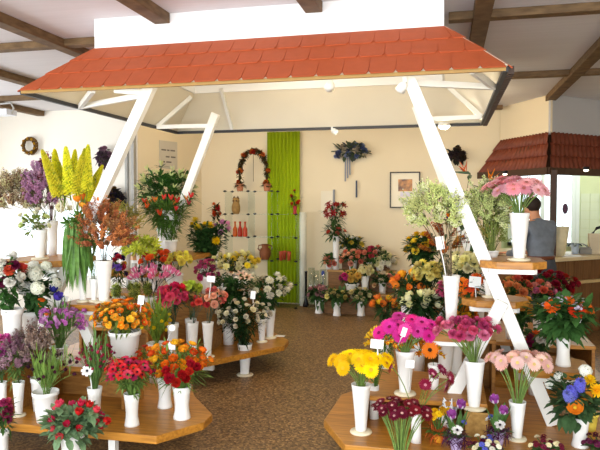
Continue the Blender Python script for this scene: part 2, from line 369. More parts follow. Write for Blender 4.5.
# ------------------------------------------------------------------ bunches
VL = {'trumpet':'white tapered vase on a cream foot', 'waisted':'white waisted vase', 'column':'slim white vase', 'pot':'white bucket pot'}
VS = {'trumpet':'tapered white vase', 'waisted':'waisted white vase', 'column':'slim white vase', 'pot':'white pot'}
def qcurve(a, c, b, n=4): return [a*((1-t)**2)+c*(2*t*(1-t))+b*(t*t) for t in [i/n for i in range(n+1)]]
SEED = [100]
def flowers(name, place, kind, cols, n, box, vase, oname, size=1.0, leaf=('lance', 40, .09, .022), green='#4a7030', up=.4, flat=0.0, single=None, pts=None, c2=None, dy=0, depth=.8, hold=None, stem=.0022, face=0.0, cat='flowers', dense=1.0, zmin=-.55, sfrac=1.0):
    """vase: dict t, base=(px,py), z|Y, top, hw   or hidden: t, at=(px,Y), z, h, r"""
    SEED[0] += 1; rnd = random.Random(SEED[0]); J = lambda a: rnd.uniform(-a, a)
    hold = hold or name
    if vase is None: raise ValueError
    if 'obj' in vase: base, R, H = vase['pos'], vase['r'], vase['h']
    else:
        if 'base' in vase:
            bp = vase['base']; base = atz(bp[0], bp[1], vase['z']) if 'Y' not in vase else aty(bp[0], bp[1], vase['Y'])
            base.z = vase.get('zz', base.z); s = ppm(base); R = vase['hw']/s
            H = aty(bp[0], vase['top'], base.y-R*.7).z-base.z
        else:
            p = aty(vase['at'][0], 203, vase['at'][1]); base = V3((p.x, p.y, vase['z'])); R = vase.get('r', .055); H = vase.get('h', .25)
        lb_ = vase.get('label')
        for cand in (f"{VL[vase['t']]} holding the {hold} {place}", f"{VS[vase['t']]} holding the {hold} {place}", f"{VS[vase['t']]} holding the {hold}"):
            if lb_ is None and len(cand.split()) <= 16: lb_ = cand
        make_vase(vase['t'], R, H, base, lb_, vase.get('m'))
    mouth = base+V3((0,0,H)); bot = base+V3((0,0,max(.03, H*.3)))
    cx, cy, hw, hh = box; C = aty(cx, cy, base.y+dy); s = ppm(C); a, b_ = hw/s, hh/s; d_ = a*depth
    # bloom sites
    sites = []
    if pts:
        for q in pts:
            p = aty(q[0], q[1], base.y+dy+(q[2] if len(q) > 2 else J(d_*.5))); sites.append((p, (p-C)))
    dirs = []
    for i in range(n - len(sites)):
        best = None
        for _ in range(12):
            z = rnd.uniform(zmin, 1); t = rnd.uniform(0, 2*math.pi); r = math.sqrt(1-z*z); w = V3((r*math.cos(t), r*math.sin(t), z))
            dm = min([(w-x).length for x in dirs], default=9)
            if best is None or dm > best[0]: best = (dm, w)
        w = best[1]; dirs.append(w); rr = rnd.uniform(.72, 1.0)*(1 if rnd.random() < .75 else .7)
        sites.append((C+V3((a*w.x*rr, d_*w.y*rr, b_*w.z*rr)), V3((w.x, w.y, w.z))))
    if not isinstance(cols, (list, tuple)): cols = [cols]
    if not isinstance(c2, (list, tuple)): c2 = [c2]*len(cols)
    gm = green_mat(green)
    fol = MB(); root = None
    if not single:
        root = empty(oname, mouth); tag(root, f"{name} {place}", cat)
    sdat = []
    for i, (p, w) in enumerate(sites):
        o = w.normalized() if w.length > 1e-6 else V3((0,0,1))
        nrm = (o*(1-up)+V3((0,0,1))*up+(CAM-p).normalized()*face+V3((J(.15), J(.15), J(.1)))).normalized()
        ci = i % len(cols)
        ang = rnd.uniform(0, 6.28); r0 = R*.55*math.sqrt(rnd.random())
        s0 = bot+V3((r0*.5*math.cos(ang), r0*.5*math.sin(ang), 0)); ms = V3((mouth.x+(p.x-mouth.x)*.15, mouth.y+(p.y-mouth.y)*.15, mouth.z))
        off = V3((ms.x-mouth.x, ms.y-mouth.y, 0))
        if off.length > R*.7: ms = mouth+off*(R*.7/off.length)
        ctrl = ms+(p-ms)*.55+V3((-(p.x-ms.x)*.22, -(p.y-ms.y)*.22, abs(p.z-ms.z)*.08+.01)) if p.z > mouth.z else ms+V3(((p.x-ms.x)*.6, (p.y-ms.y)*.6, .10))
        end = p-nrm*.004*size
        path = [s0]+qcurve(ms, ctrl, end, 4)
        if single:
            root = empty(single[0], ms); tag(root, single[1], single[2], f"{name} {place}")
            sb = MB(); sb.tube([x-ms for x in path], [stem*.9]*(len(path)-1)+[stem*1.15], 5); sb.build('stem', gm, root)
            sp = rnd.uniform(0, 6.28); sz = size*rnd.uniform(.9, 1.08)
            inst('petals', bloom('gerbera_petals', cols[ci]) if kind == 'gerbera' else bloom(kind, cols[ci], c2[ci]), root, p-ms, orient(nrm, sp), sz)
            if kind == 'gerbera': inst('flower_centre', bloom('gerbera_centre', c2[ci] or '#c8a038'), root, p-ms, orient(nrm, sp), sz)
            sdat.append(path); continue
        if rnd.random() < sfrac: fol.tube([x-mouth for x in path], stem*.8, 4)
        inst('bloom', bloom(kind, cols[ci], c2[ci]), root, p-mouth, orient(nrm, rnd.uniform(0,6.28)), size*rnd.uniform(.82, 1.12))
        sdat.append(path)
    lt, ln, LL, LW = leaf
    if ln and not single:
        for i in range(int(ln*dense)):
            path = sdat[rnd.randrange(len(sdat))]; k = rnd.randrange(1, len(path)-1); q = rnd.random()
            p = path[k].lerp(path[k+1], q); out = V3((p.x-base.x, p.y-base.y, 0))
            if p.z < mouth.z: p = V3((p.x, p.y, mouth.z+.01))
            if lt == 'hang': p = C+V3((J(a*.9), J(d_*.9), J(b_*.7))); d = V3((J(.16), J(.16), -1)); L_ = LL*rnd.uniform(.6,1.1); dr = 0
            elif lt == 'blade': d = V3((J(.35), J(.35), 1)); L_ = LL*rnd.uniform(.7,1.2); dr = rnd.uniform(0,.35)
            elif lt == 'fall': d = V3((J(.7), J(.7), .25)); L_ = LL*rnd.uniform(.7,1.2); dr = rnd.uniform(.6,1.2)
            else:
                d = out*6+V3((J(1), J(1), rnd.uniform(-.25,.9))); L_ = LL*rnd.uniform(.6,1.2); dr = rnd.uniform(.05,.5)
            fol.leaf(p-mouth, d, L_, LW*rnd.uniform(.7,1.2), dr, 0, 3)
        # filler leaves through the body of the bunch
        for i in range(int(ln*dense*1.7)):
            z = rnd.uniform(-1.7, .75); t = rnd.uniform(0, 6.28); r = math.sqrt(max(0, 1-z*z)) if z > -.6 else .8*(1.7+z)/1.1+.15; rr = rnd.uniform(.25,.88)
            p = C+V3((a*r*math.cos(t)*rr, d_*r*math.sin(t)*rr, b_*z*rr))
            if lt in ('blade', 'fall', 'hang'): continue
            if p.z < mouth.z-.02: continue
            d = V3((r*math.cos(t)+J(.6), r*math.sin(t)+J(.6), z*.5+.5+J(.5)))
            fol.leaf(p-mouth, d, LL*rnd.uniform(.6,1.1), LW*rnd.uniform(.7,1.2), rnd.uniform(.1,.4), 0, 3)
    if not single: fol.build('foliage', gm, root)
    return base, mouth, R
def V(t, bx, by, z, top, hw, **k): return dict(t=t, base=(bx, by), z=z, top=top, hw=hw, **k)
def Hd(px, Y, z, h=.25, r=.055, t='pot', **k): return dict(t=t, at=(px, Y), z=z, h=h, r=r, **k)
# ================================================================== SETTING
WALLM = mat('cream wall plaster', '#e8d9b8', .8, nscale=1.5, namt=.04)
WALLB = mat('white wall plaster', '#efeadd', .8, nscale=1.5, namt=.03)
CEILM = mat('ceiling boards', '#dcdbde', .7, nscale=3, namt=.06, stretch=(.3, 6, 1))
GREENW = mat('pale green wall', '#d0d8ac', .7, nscale=2, namt=.04)
def floor_mat():
    m = bpy.data.materials.new('pebble floor'); m.use_nodes = True; N = m.node_tree.nodes; L = m.node_tree.links; b = N['Principled BSDF']
    tc = N.new('ShaderNodeTexCoord'); vo = N.new('ShaderNodeTexVoronoi'); vo.inputs['Scale'].default_value = 75
    L.new(tc.outputs['Object'], vo.inputs['Vector'])
    sp = N.new('ShaderNodeSeparateColor'); L.new(vo.outputs['Color'], sp.inputs[0])
    r = N.new('ShaderNodeValToRGB'); e = r.color_ramp.elements
    e[0].position = 0; e[0].color = lin('#523820'); e[1].position = 1; e[1].color = lin('#a88456')
    for p, c in ((.3, '#664a2c'), (.55, '#7e5f3a'), (.8, '#927044')): x = e.new(p); x.color = lin(c)
    L.new(sp.outputs[0], r.inputs['Fac']); 
    ns = N.new('ShaderNodeTexNoise'); ns.inputs['Scale'].default_value = 1.3; L.new(tc.outputs['Object'], ns.inputs['Vector'])
    hs = N.new('ShaderNodeHueSaturation'); mr = N.new('ShaderNodeMapRange'); mr.inputs['To Min'].default_value = .8; mr.inputs['To Max'].default_value = 1.2
    L.new(ns.outputs['Fac'], mr.inputs['Value']); L.new(mr.outputs['Result'], hs.inputs['Value']); L.new(r.outputs['Color'], hs.inputs['Color'])
    L.new(hs.outputs['Color'], b.inputs['Base Color']); b.inputs['Roughness'].default_value = .5
    bp = N.new('ShaderNodeBump'); bp.inputs['Strength'].default_value = .25; bp.inputs['Distance'].default_value = .004; L.new(vo.outputs['Distance'], bp.inputs['Height']); L.new(bp.outputs['Normal'], b.inputs['Normal'])
    return m
def wall(name, p, q, z0, z1, m, th=.12, side=1):
    """vertical slab from p to q, thickness away from the room"""
    b = MB(); d = (V3((q[0]-p[0], q[1]-p[1], 0))).normalized(); n = V3((-d.y, d.x, 0))*(th*side)
    b.prism([(p[0],p[1]),(q[0],q[1]),(q[0]+n.x,q[1]+n.y),(p[0]+n.x,p[1]+n.y)] if side > 0 else [(q[0],q[1]),(p[0],p[1]),(p[0]+n.x,p[1]+n.y),(q[0]+n.x,q[1]+n.y)], z0, z1)
    return struct(b.build(name, m))
CZ = 2.98
b = MB(); b.box(-7.2, 4.2, -2.2, 12, -.06, 0); struct(b.build('floor', floor_mat()))
b = MB(); b.box(-7.2, 4.2, -2.2, 9.7, CZ, CZ+.08); b.box(.6, 4.2, 9.7, 12, CZ, CZ+.08); struct(b.build('ceiling', CEILM))
wall('wall_back', (-3.92, 9.5), (.78, 9.5), 0, CZ, WALLM)
wall('wall_recess', (-4.37, 8.2), (-3.92, 9.5), 0, CZ, WALLM)
# wall with the wreath, a wide low window in its lower half
b = MB(); WX0, WX1 = -7.1, -4.37
b.box(WX0, WX1, 8.2, 8.32, 0, .45); b.box(WX0, WX1, 8.2, 8.32, 1.56, CZ); b.box(WX0, -6.85, 8.2, 8.32, .45, 1.56); b.box(-4.75, WX1, 8.2, 8.32, .45, 1.56)
struct(b.build('wall_rear_left', WALLB))
fr = MB()
for x in (-6.82, -5.8, -4.78): fr.box(x-.03, x+.03, 8.215, 8.27, .45, 1.56)
for z in (.48, 1.53): fr.box(-6.85, -4.75, 8.215, 8.27, z-.03, z+.03)
w1 = fr.build('window_1', WHITE); struct(w1)
g = MB(); g.box(-6.8, -4.8, 8.24, 8.246, .48, 1.53); g.build('pane', glass_mat(), w1)
b = MB(); b.box(-4.43, -4.39, 8.12, 8.2, 0, 2.62); b.box(-4.55, -4.51, 8.15, 8.2, 0, 2.62); struct(b.build('trim_1', mat('grey painted trim', '#a9a8a2', .5, nscale=4, namt=.08)))
# side walls (outside the frame); left one has tall shop windows
b = MB(); b.box(-7.2, -7.1, -2.2, 8.3, 0, .5); b.box(-7.2, -7.1, -2.2, 8.3, 2.6, CZ)
for y in (-2.2, .6, 3.6, 6.8): b.box(-7.2, -7.1, y, y+(.3 if y < 6 else 1.5), .5, 2.6)
struct(b.build('wall_left', WALLB))
b = MB(); b.box(3.6, 3.7, -2.2, 12, 0, CZ); struct(b.build('wall_right', WALLM))
# ceiling beams, each its own piece of the setting
def beam(n, x0, x1, y0, y1, z0=2.905):
    o = MB(); o.box(x0, x1, y0, y1, z0, CZ); o = o.build('trim_%d' % n, BEAM, None, .006); struct(o)
k = 2
for x in (-5.95, -4.55, -3.2, .23, 1.28, 2.4): beam(k, x-.06, x+.06, -2.2, 9.45 if x > -4.4 else 8.19); k += 1
for x in (-2.03, -.9): beam(k, x-.06, x+.06, -2.2, 4.2); beam(k+1, x-.06, x+.06, 6.12, 9.45); k += 2
for y in (-1.0, 1.9, 6.95, 9.2): 
    beam(k, -7.1 if y < 8 else -3.9, 3.6 if y < 9 else .75, y-.05, y+.05, 2.92); k += 1
beam(k, -7.1, -2.62, 4.64, 4.74, 2.92); beam(k+1, 0, 3.6, 4.64, 4.74, 2.92)
# ---- back room behind the service counter
wall('wall_back_room_left', (.78, 9.6), (.78, 11.6), 0, CZ, GREENW)
b = MB(); b.box(.7, 1.05, 11.5, 11.6, 0, CZ); b.box(1.05, 2.2, 11.5, 11.6, 0, .85); b.box(1.05, 2.2, 11.5, 11.6, 2.6, CZ); b.box(2.2, 3.6, 11.5, 11.6, 0, CZ)
struct(b.build('wall_back_room', GREENW))
fr = MB()
for x in (1.08, 1.62, 2.12): fr.box(x-.03, x+.03, 11.44, 11.5, .85, 2.6)
for z in (.88, 2.57): fr.box(1.05, 2.15, 11.44, 11.5, z-.03, z+.03)
fr.box(2.15, 2.21, 11.42, 11.5, .85, 2.6); w2 = fr.build('window_2', mat('pale window frame', '#dfe6e2', .5)); struct(w2)
g = MB(); g.box(1.1, 2.1, 11.47, 11.476, .9, 2.55); g.build('pane', glass_mat(), w2)
tl = MB()
for i in range(9):
    for j in range(12): tl.box(2.24+.15*i, 2.24+.15*i+.143, 11.485, 11.5, .02+.15*j-.15+.1, .02+.15*j-.007+.1-.0+.0)
struct(tl.build('trim_30', mat('pale green wall tiles', '#d2dabc', .3, nscale=3, namt=.05)))
wall('wall_upper_left_facet', (.74, 9.42), (1.27, 8.42), 2.45, CZ, WALLM, .03)
wall('wall_upper_right_facet', (1.27, 8.42), (3.6, 10.55), 2.45, CZ, mat('grey upper wall', '#b9b6b4', .8, nscale=2, namt=.04), .03)
# ---- service counter and its tiled roof
ROOFB = mat('dark brown roof tiles', '#7a3a24', .5, var=0, nscale=9, namt=.3)
DKW = mat('dark stained wood', '#4a3222', .5, nscale=6, namt=.3, stretch=(4, 4, 1))
sc_ = empty('service_counter', (1.26, 7.79, 0)); tag(sc_, 'wood panelled service counter with pale top at the right edge', 'counter')
O = V3((1.26, 7.79, 0)); dr = V3((.75, .66, 0)).normalized(); dl = V3((-.54, .84, 0)).normalized()
def face_slab(b, d, L, z0, z1, off, th, mi=0):
    n = V3((d.y, -d.x, 0)) if d.x > 0 else V3((-d.y, d.x, 0))
    p0 = n*off; p1 = d*L+n*off; q1 = d*L+n*(off-th); q0 = n*(off-th)
    poly = [(p0.x,p0.y),(p1.x,p1.y),(q1.x,q1.y),(q0.x,q0.y)]
    if d.x < 0: poly = poly[::-1]
    b.prism(poly, z0, z1, mi)
pb = MB()
for d, L in ((dr, 2.4), (dl, 1.5)):
    nb = int(L/.16)
    for i in range(nb):                                     # tongue-and-groove boards
        n = V3((d.y, -d.x, 0)) if d.x > 0 else V3((-d.y, d.x, 0))
        a0 = d*(i*.16+.004); a1 = d*(i*.16+.156); m_ = n*.0; q = n*-.03
        poly = [((a0+m_).x,(a0+m_).y),((a1+m_).x,(a1+m_).y),((a1+q).x,(a1+q).y),((a0+q).x,(a0+q).y)]
        pb.prism(poly if d.x > 0 else poly[::-1], .02, .905)
    face_slab(pb, d, L, .0, .905, -.025, .03)
pb.build('front_panel', PANEL, sc_)
tb = MB(); n1 = V3((dr.y, -dr.x, 0))*.05; n2 = V3((-dl.y, dl.x, 0))*.05
P_ = [n1*.6+n2*.6, dr*2.45+n1, dr*2.45-n1*11, (dr+dl)*.62, dl*1.5-n2*11, dl*1.5+n2]
tb.prism([(p.x, p.y) for p in P_], .907, .95); tb.build('worktop', mat('pale laminate', '#d9c49a', .35, nscale=5, namt=.06), sc_, .004)
lb = MB(); face_slab(lb, dr, 2.4, .63, .665, .06, .058); lb.build('ledge', mat('pale ledge wood', '#c8ad78', .4, nscale=6, namt=.1), sc_)
kr = empty('tiled_kiosk_roof', (1.2, 8.2, 2.0)); tag(kr, 'dark brown tiled roof over the service counter', 'roof')
KO = V3((1.2, 8.2, 2.0))
def ribbed(b, e0, e1, t0, t1, nr=3, pitch=.085):
    e0, e1, t0, t1 = map(V3, (e0, e1, t0, t1)); L = (e1-e0).length; n = int(L/pitch*6); nrm = (e1-e0).cross(t0-e0).normalized()
    if nrm.z < 0: nrm = -nrm
    for r in range(nr):
        vs = []; fs = []
        for i in range(n+1):
            q = i/n; h = .012*math.cos(2*math.pi*q*L/pitch)
            for s, up_ in ((r/nr, .024), ((r+1)/nr, .006)):
                vs.append(e0.lerp(e1, q).lerp(t0.lerp(t1, q), s)+nrm*(h+up_)-KO)
            vs.append(vs[-2]-nrm*.02)
        for i in range(n): fs += [(i*3, (i+1)*3, (i+1)*3+1, i*3+1), (i*3+2, (i+1)*3+2, (i+1)*3, i*3)]
        b.add(vs, fs, 0, True)
EA, EC, EB = (.43, 9.2, 2.02), (1.19, 8.01, 2.02), (3.35, 10.0, 2.02)
TA, TC, TB = (.74, 9.40, 2.5), (1.26, 8.40, 2.5), (3.35, 10.32, 2.5)
rb = MB(); ribbed(rb, EC, EA, TC, TA); rb.build('roof_tiles', ROOFB, kr)['label'] = 'left slope of brown tiles'
rb = MB(); ribbed(rb, EC, EB, TC, TB); rb.build('roof_tiles', ROOFB, kr)['label'] = 'right slope of brown tiles'
fb = MB()
for p, q in ((EC, EA), (EC, EB)): fb.bar(V3(p)-KO+V3((0,0,-.03)), V3(q)-KO+V3((0,0,-.03)), .04, .09, (0,0,1))
fb.build('fascia', DKW, kr)
sb = MB(); sb.add([V3(p)-KO+V3((0,0,z)) for z in (-.03,) for p in (EA, EC, EB, TB, TC, TA)], [(0,1,4,5),(1,2,3,4)]); sb.build('soffit', DKW, kr)
pm_ = MB(); pm_.box(-.035, .035, -.035, .035, .95, 2.0); tag(pm_.build('roof_post', DKW, None, .004, (1.25, 7.98, 0)), 'dark wooden post from the counter corner up to the brown roof', 'post')
BULB = mat('lit bulb', '#fff2d8', .4, emit=('#fff0d0', 9))
for i, (x, y) in enumerate(((505, 174), (586, 170))):
    p = atz(x, y, 1.955); e = empty('downlight', p); tag(e, ['small lit downlight under the left slope of the brown roof', 'small lit downlight under the right slope of the brown roof'][i], 'lamp')
    c = MB(); c.lathe([(.018,.0),(.034,.0),(.034,.035),(.0,.035)], 14); c.build('housing', BLACK, e); c = MB(); c.ell((0,0,.0), (.026,.026,.016), 0, 10, 6); c.build('bulb', BULB, e)
# ================================================================== PAVILION (canopy on splayed legs)
X0, X1, Y0, Y1, ZB = -2.95, .33, 3.85, 6.45, 2.40
INS, ZT = .36, 2.745
TILE = mat('orange roof shingles', '#ba5a34', .6, nscale=14, namt=.10, spec=.25)
CREAM = mat('cream painted board', '#efe6cf', .6, nscale=3, namt=.04)
PO = V3((-1.31, 4.0, 0)); pav = empty('flower_pavilion', PO)
tag(pav, 'white legged pavilion with orange shingle canopy over the flower stands', 'pavilion')
W = lambda p: V3(p)-PO
sides = [((X0,Y0),(X1,Y0),(X0+INS,Y0+INS),(X1-INS,Y0+INS)), ((X1,Y0),(X1,Y1),(X1-INS,Y0+INS),(X1-INS,Y1-INS)),
         ((X1,Y1),(X0,Y1),(X1-INS,Y1-INS),(X0+INS,Y1-INS)), ((X0,Y1),(X0,Y0),(X0+INS,Y1-INS),(X0+INS,Y0+INS))]
for si, (a, b2, c, d) in enumerate(sides):
    e0, e1, t0, t1 = V3((*a,ZB)), V3((*b2,ZB)), V3((*c,ZT)), V3((*d,ZT)); u = (e1-e0); L = u.length; u.normalize()
    mid = (t0+t1)/2-(e0+e1)/2; S = mid.length; sdir = mid.normalized(); nrm = u.cross(sdir).normalized()
    if nrm.z < 0: nrm = -nrm
    bb = MB(); th = nrm*.018                                     # sloping board of the skirt
    vs = [e0,e1,t1,t0]; vs = [W(p) for p in vs]+[W(p+th) for p in vs]
    bb.add(vs, [(0,1,2,3),(7,6,5,4),(0,4,5,1),(1,5,6,2),(2,6,7,3),(3,7,4,0)]); bb.build('skirt_board', CREAM, pav)
    tm = MB(); tm.add([W(p+nrm*.0187) for p in (e0, e1, t1, t0)], [(0,1,2,3)]); rows = 3; ex = S/rows; tw = .165; ins = INS/S
    for r in range(rows):
        s0 = r*ex-(.03 if r == 0 else 0); s1 = (r+1)*ex+.0; off = (r % 2)*tw/2
        lo0, hi0 = max(0, s0*ins), L-max(0, s0*ins); lo1, hi1 = s1*ins, L-s1*ins
        i = -1
        while True:
            u0 = off+i*tw; u1 = u0+tw-.0035; i += 1
            if u0 > L: break
            ch = .022; pts = [(u0, s0+ch), (u0+ch*.6, s0), (u1-ch*.6, s0), (u1, s0+ch), (u1, s1), (u0, s1)]
            cl = []
            for (uu, ss) in pts:
                q = (ss-s0)/(s1-s0); lo = lo0+(lo1-lo0)*q; hi = hi0+(hi1-hi0)*q; cl.append((min(max(uu, lo), hi), ss))
            if abs(cl[2][0]-cl[1][0]) < .004 and abs(cl[4][0]-cl[5][0]) < .004: continue
            f = lambda uu, ss, h: W(e0+u*uu+sdir*ss+nrm*h)
            top = [f(uu, ss, .0195+.007*(1-(ss-s0)/(s1-s0))) for uu, ss in cl]; bot = [f(uu, ss, .0185) for uu, ss in cl]
            n = 6; tm.add(top+bot, [tuple(range(n))]+[(k, k+n, (k+1)%n+n, (k+1)%n) for k in range(n)])
    tm.build('shingle_slope', TILE, pav)
    tb = MB()                                               # hem along the lower edge
    if si == 0: tb.bar(W(e0-u*0+V3((0,.0,-.012))), W(e1+V3((0,0,-.012))), .022, .022, (0,0,1))
    else: tb.bar(W(e0+V3((0,0,-.014))), W(e1+V3((0,0,-.014))), .03, .028, (0,0,1))
    tb.build('edge_strip', mat('honey edge wood', '#b08a4c', .5) if si == 0 else mat('dark edge strip', '#3b3a3c', .5), pav)
# dark ends of the tiles along the right hand eave
for i in range(38):
    te = MB(); y = Y0+.03+i*.068; te.box(X1+.012-PO.x, X1+.05-PO.x, y-PO.y, y+.036-PO.y, ZB-.035, ZB+.012)
    te.build('tile_end', mat('dark tile ends', '#4a3a30', .7), pav)
# upper box rising to the ceiling
bx = MB(); xa, xb, ya, yb, t = X0+INS, X1-INS, Y0+INS, Y1-INS, .02
bx.box(xa-PO.x, xb-PO.x, ya-PO.y, ya+t-PO.y, ZT, CZ); bx.box(xa-PO.x, xb-PO.x, yb-t-PO.y, yb-PO.y, ZT, CZ)
bx.box(xa-PO.x, xa+t-PO.x, ya+t-PO.y, yb-t-PO.y, ZT, CZ); bx.box(xb-t-PO.x, xb-PO.x, ya+t-PO.y, yb-t-PO.y, ZT, CZ)
bx.build('upper_box', mat('smooth white panel', '#f3f3f1', .5), pav)
# legs
LF = lambda z: V3((-2.03-.524*(2.41-z), 4.0, z)); RF = lambda z: V3((-.25+.4126*(2.41-z), 4.0, z))
LR = lambda z: V3((-2.28-.406*(2.49-z), 5.9, z))
r1, r2 = aty(418, 112, 5.9), aty(431, 147, 5.9); RR = lambda z: r1+(r2-r1)*((z-r1.z)/(r2.z-r1.z))
for f, zt in ((LF, 2.43), (RF, 2.42), (LR, 2.50), (RR, 2.50)):
    m = MB(); m.bar(W(f(.245)), W(f(zt)), .078, .062, (0,1,0)); m.build('leg', WHITE, pav, .004)
for p, q, y in ((RF(1.0), V3((-.03, 4.0, .245)), 3.93), (aty(84,326,3.95), aty(121,408,3.95), 3.95), (LR(1.0), V3((-2.35, 5.9, .245)), 5.83), (RR(1.0), V3((RR(1.0).x-.5, 5.9, .245)), 5.83)):
    p = V3(p); q = V3(q); p.y = y; q.y = y; m = MB(); m.bar(W(p), W(q), .075, .045, (0,1,0)); m.build('prop', WHITE, pav, .004)
def seg(p, q, w=.04, h=.03, nm='brace'):
    m = MB(); m.bar(W(p), W(q), w, h, (0,1,0)); m.build(nm, WHITE, pav)
EL, ER = V3((X0+.03, 4.52, 2.385)), V3((X1-.03, 4.40, 2.385))
seg(LF(2.36), EL); seg(EL, aty(93, 90, 3.92)); seg(LF(2.37), aty(114, 90, 3.90))
seg(RF(2.36), ER); seg(ER, aty(472, 70.5, 3.90))
seg(LR(2.38), (X0+.03, 5.9, 2.385)); seg((X0+.03, 5.9, 2.385), (X0+INS+.0, 6.02, 2.70))
seg(RR(2.38), (X1-.03, 5.9, 2.385)); seg((X1-.03, 5.9, 2.385), (X1-INS+.04, 6.0, 2.68))
seg(aty(221, 89, 6.04), aty(232, 129, 6.40), .03)
def octa(x0, x1, y0, y1, c): return [(x0+c,y0),(x1-c,y0),(x1,y0+c),(x1,y1-c),(x1-c,y1),(x0+c,y1),(x0,y1-c),(x0,y0+c)]
def tray(x0, x1, y0, y1, z, c=.09):
    m = MB(); m.prism([(x-PO.x, y-PO.y) for x, y in octa(x0,x1,y0,y1,c)], z-.045, z); t_ = m.build('tray', BOARD, pav, .004)
    m = MB(); w = x1-x0; m.prism([(x-PO.x, y-PO.y) for x, y in octa(x0+.05,x1-.06,y0+.03,y1-.04,.02)], z-.075, z-.046); m.build('tray_support', WHITE, t_)
tray(-3.24, -2.72, 3.87, 4.50, 1.18); tray(-2.70, -2.28, 3.87, 4.20, .88)
tray(.20, .585, 3.84, 4.28, 1.25); tray(.10, .52, 4.12, 4.44, .97); tray(-.16, .20, 3.88, 4.22, .79); tray(.44, .87, 3.94, 4.36, .585)
tray(-3.15, -2.47, 5.62, 6.42, 1.07); tray(-3.22, -2.66, 5.22, 5.60, .95)
# low platforms under the stands
def platform(name, poly, z, feet, label, under=True):
    c = V3((sum(p[0] for p in poly)/len(poly), sum(p[1] for p in poly)/len(poly), 0)); e = empty(name, c)
    tag(e, label, 'platform', None)
    m = MB(); m.prism([(x-c.x, y-c.y) for x, y in poly], z-.05, z); m.build('platform_top', BOARD, e, .005)
    for x, y in feet:
        m = MB(); m.box(x-.022-c.x, x+.022-c.x, y-.022-c.y, y+.022-c.y, 0, z-.05); m.build('leg', WHITE, e)
    if under:
        xs = [p[0] for p in poly]; ys = [p[1] for p in poly]
        for ya_, yb_ in ((min(ys)+.22, min(ys)+.26), (max(ys)-.26, max(ys)-.22)): m = MB(); m.box(min(xs)+.25-c.x, max(xs)-.5-c.x, ya_-c.y, yb_-c.y, z-.12, z-.052); m.build('under_rail', WHITE, e)
PZ = .24
platform('display_platform', [(-3.7,3.24),(-1.64,3.27),(-1.46,3.55),(-1.46,3.70),(-1.74,4.05),(-1.95,4.5),(-3.7,4.5)], PZ, ((-1.97,3.36),(-3.4,3.36),(-2.1,4.35),(-3.4,4.35)), 'low pine platform carrying the front left flowers')
platform('display_platform', [(-.55,3.40),(1.5,3.40),(1.5,4.74),(-.45,4.74),(-.72,4.3),(-.74,3.76)], PZ, ((-.4,3.52),(1.3,3.52),(-.4,4.55),(1.3,4.55)), 'low pine platform carrying the front right flowers')
platform('display_platform', [(-3.5,4.86),(-2.05,4.86),(-1.50,5.66),(-1.52,5.90),(-1.95,6.5),(-3.5,6.5)], PZ, ((-1.83,5.42),(-3.3,5.0),(-2.0,6.3),(-3.3,6.3)), 'low pine platform carrying the rear left flowers beside the aisle')
platform('display_platform', [(-.42,4.9),(1.2,4.9),(1.2,6.4),(-.2,6.4),(-.48,6.1)], PZ, ((-.25,5.05),(1.05,5.05),(-.1,6.2),(1.05,6.2)), 'low pine platform carrying the rear right flowers')
def riser(x0, x1, y0, y1, z, label, zf=PZ):
    c = V3(((x0+x1)/2, (y0+y1)/2, zf)); hx, hy = (x1-x0)/2, (y1-y0)/2; e = empty('wooden_riser', c); tag(e, label, 'riser')
    m = MB(); m.box(-hx, hx, -hy, hy, z-zf-.03, z-zf); m.build('riser_top', BOARD, e, .004)
    m = MB(); m.box(-hx+.03, hx-.03, hy-.03, hy-.012, 0, z-zf-.031); m.build('back_panel', BOARDE, e)
    for s_ in (-1, 1):
        m = MB(); m.box(s_*(hx-.015)-.012, s_*(hx-.015)+.012, -hy+.01, hy-.01, 0, z-zf-.031); m.build('side_panel', BOARDE, e)
riser(-2.70, -2.04, 3.62, 3.90, .51, 'pine riser carrying the orange poppies at front left')
riser(-3.15, -2.72, 3.46, 3.92, .60, 'pine riser under the white hydrangeas at the left edge')
riser(-.50, .24, 3.74, 4.38, .42, 'pine riser under the magenta gerberas')
riser(-3.2, -2.1, 5.26, 5.60, .75, 'pine riser behind the hot pink roses on the rear left platform')
riser(-3.2, -2.52, 4.88, 5.24, .50, 'pine riser under the pink and white tulips')
riser(-2.66, -1.95, 5.95, 6.48, .70, 'pine riser under the pale yellow chrysanthemums')
riser(-.44, .02, 5.72, 6.08, .80, 'pine riser under the tall yellow roses on the rear right platform')
riser(-.42, .08, 5.16, 5.60, .55, 'pine riser under the pale yellow carnations')
riser(-.04, .34, 4.46, 4.73, .65, 'pine riser under the cream roses behind the right leg')
riser(.36, 1.12, 5.10, 6.0, .50, 'pine riser under the dark red roses')
# ================================================================== FLOWERS
def OB(r): return dict(obj=True, pos=r[0], h=r[1].z-r[0].z, r=r[2])
NOL = ('lance', 0, .1, .02)
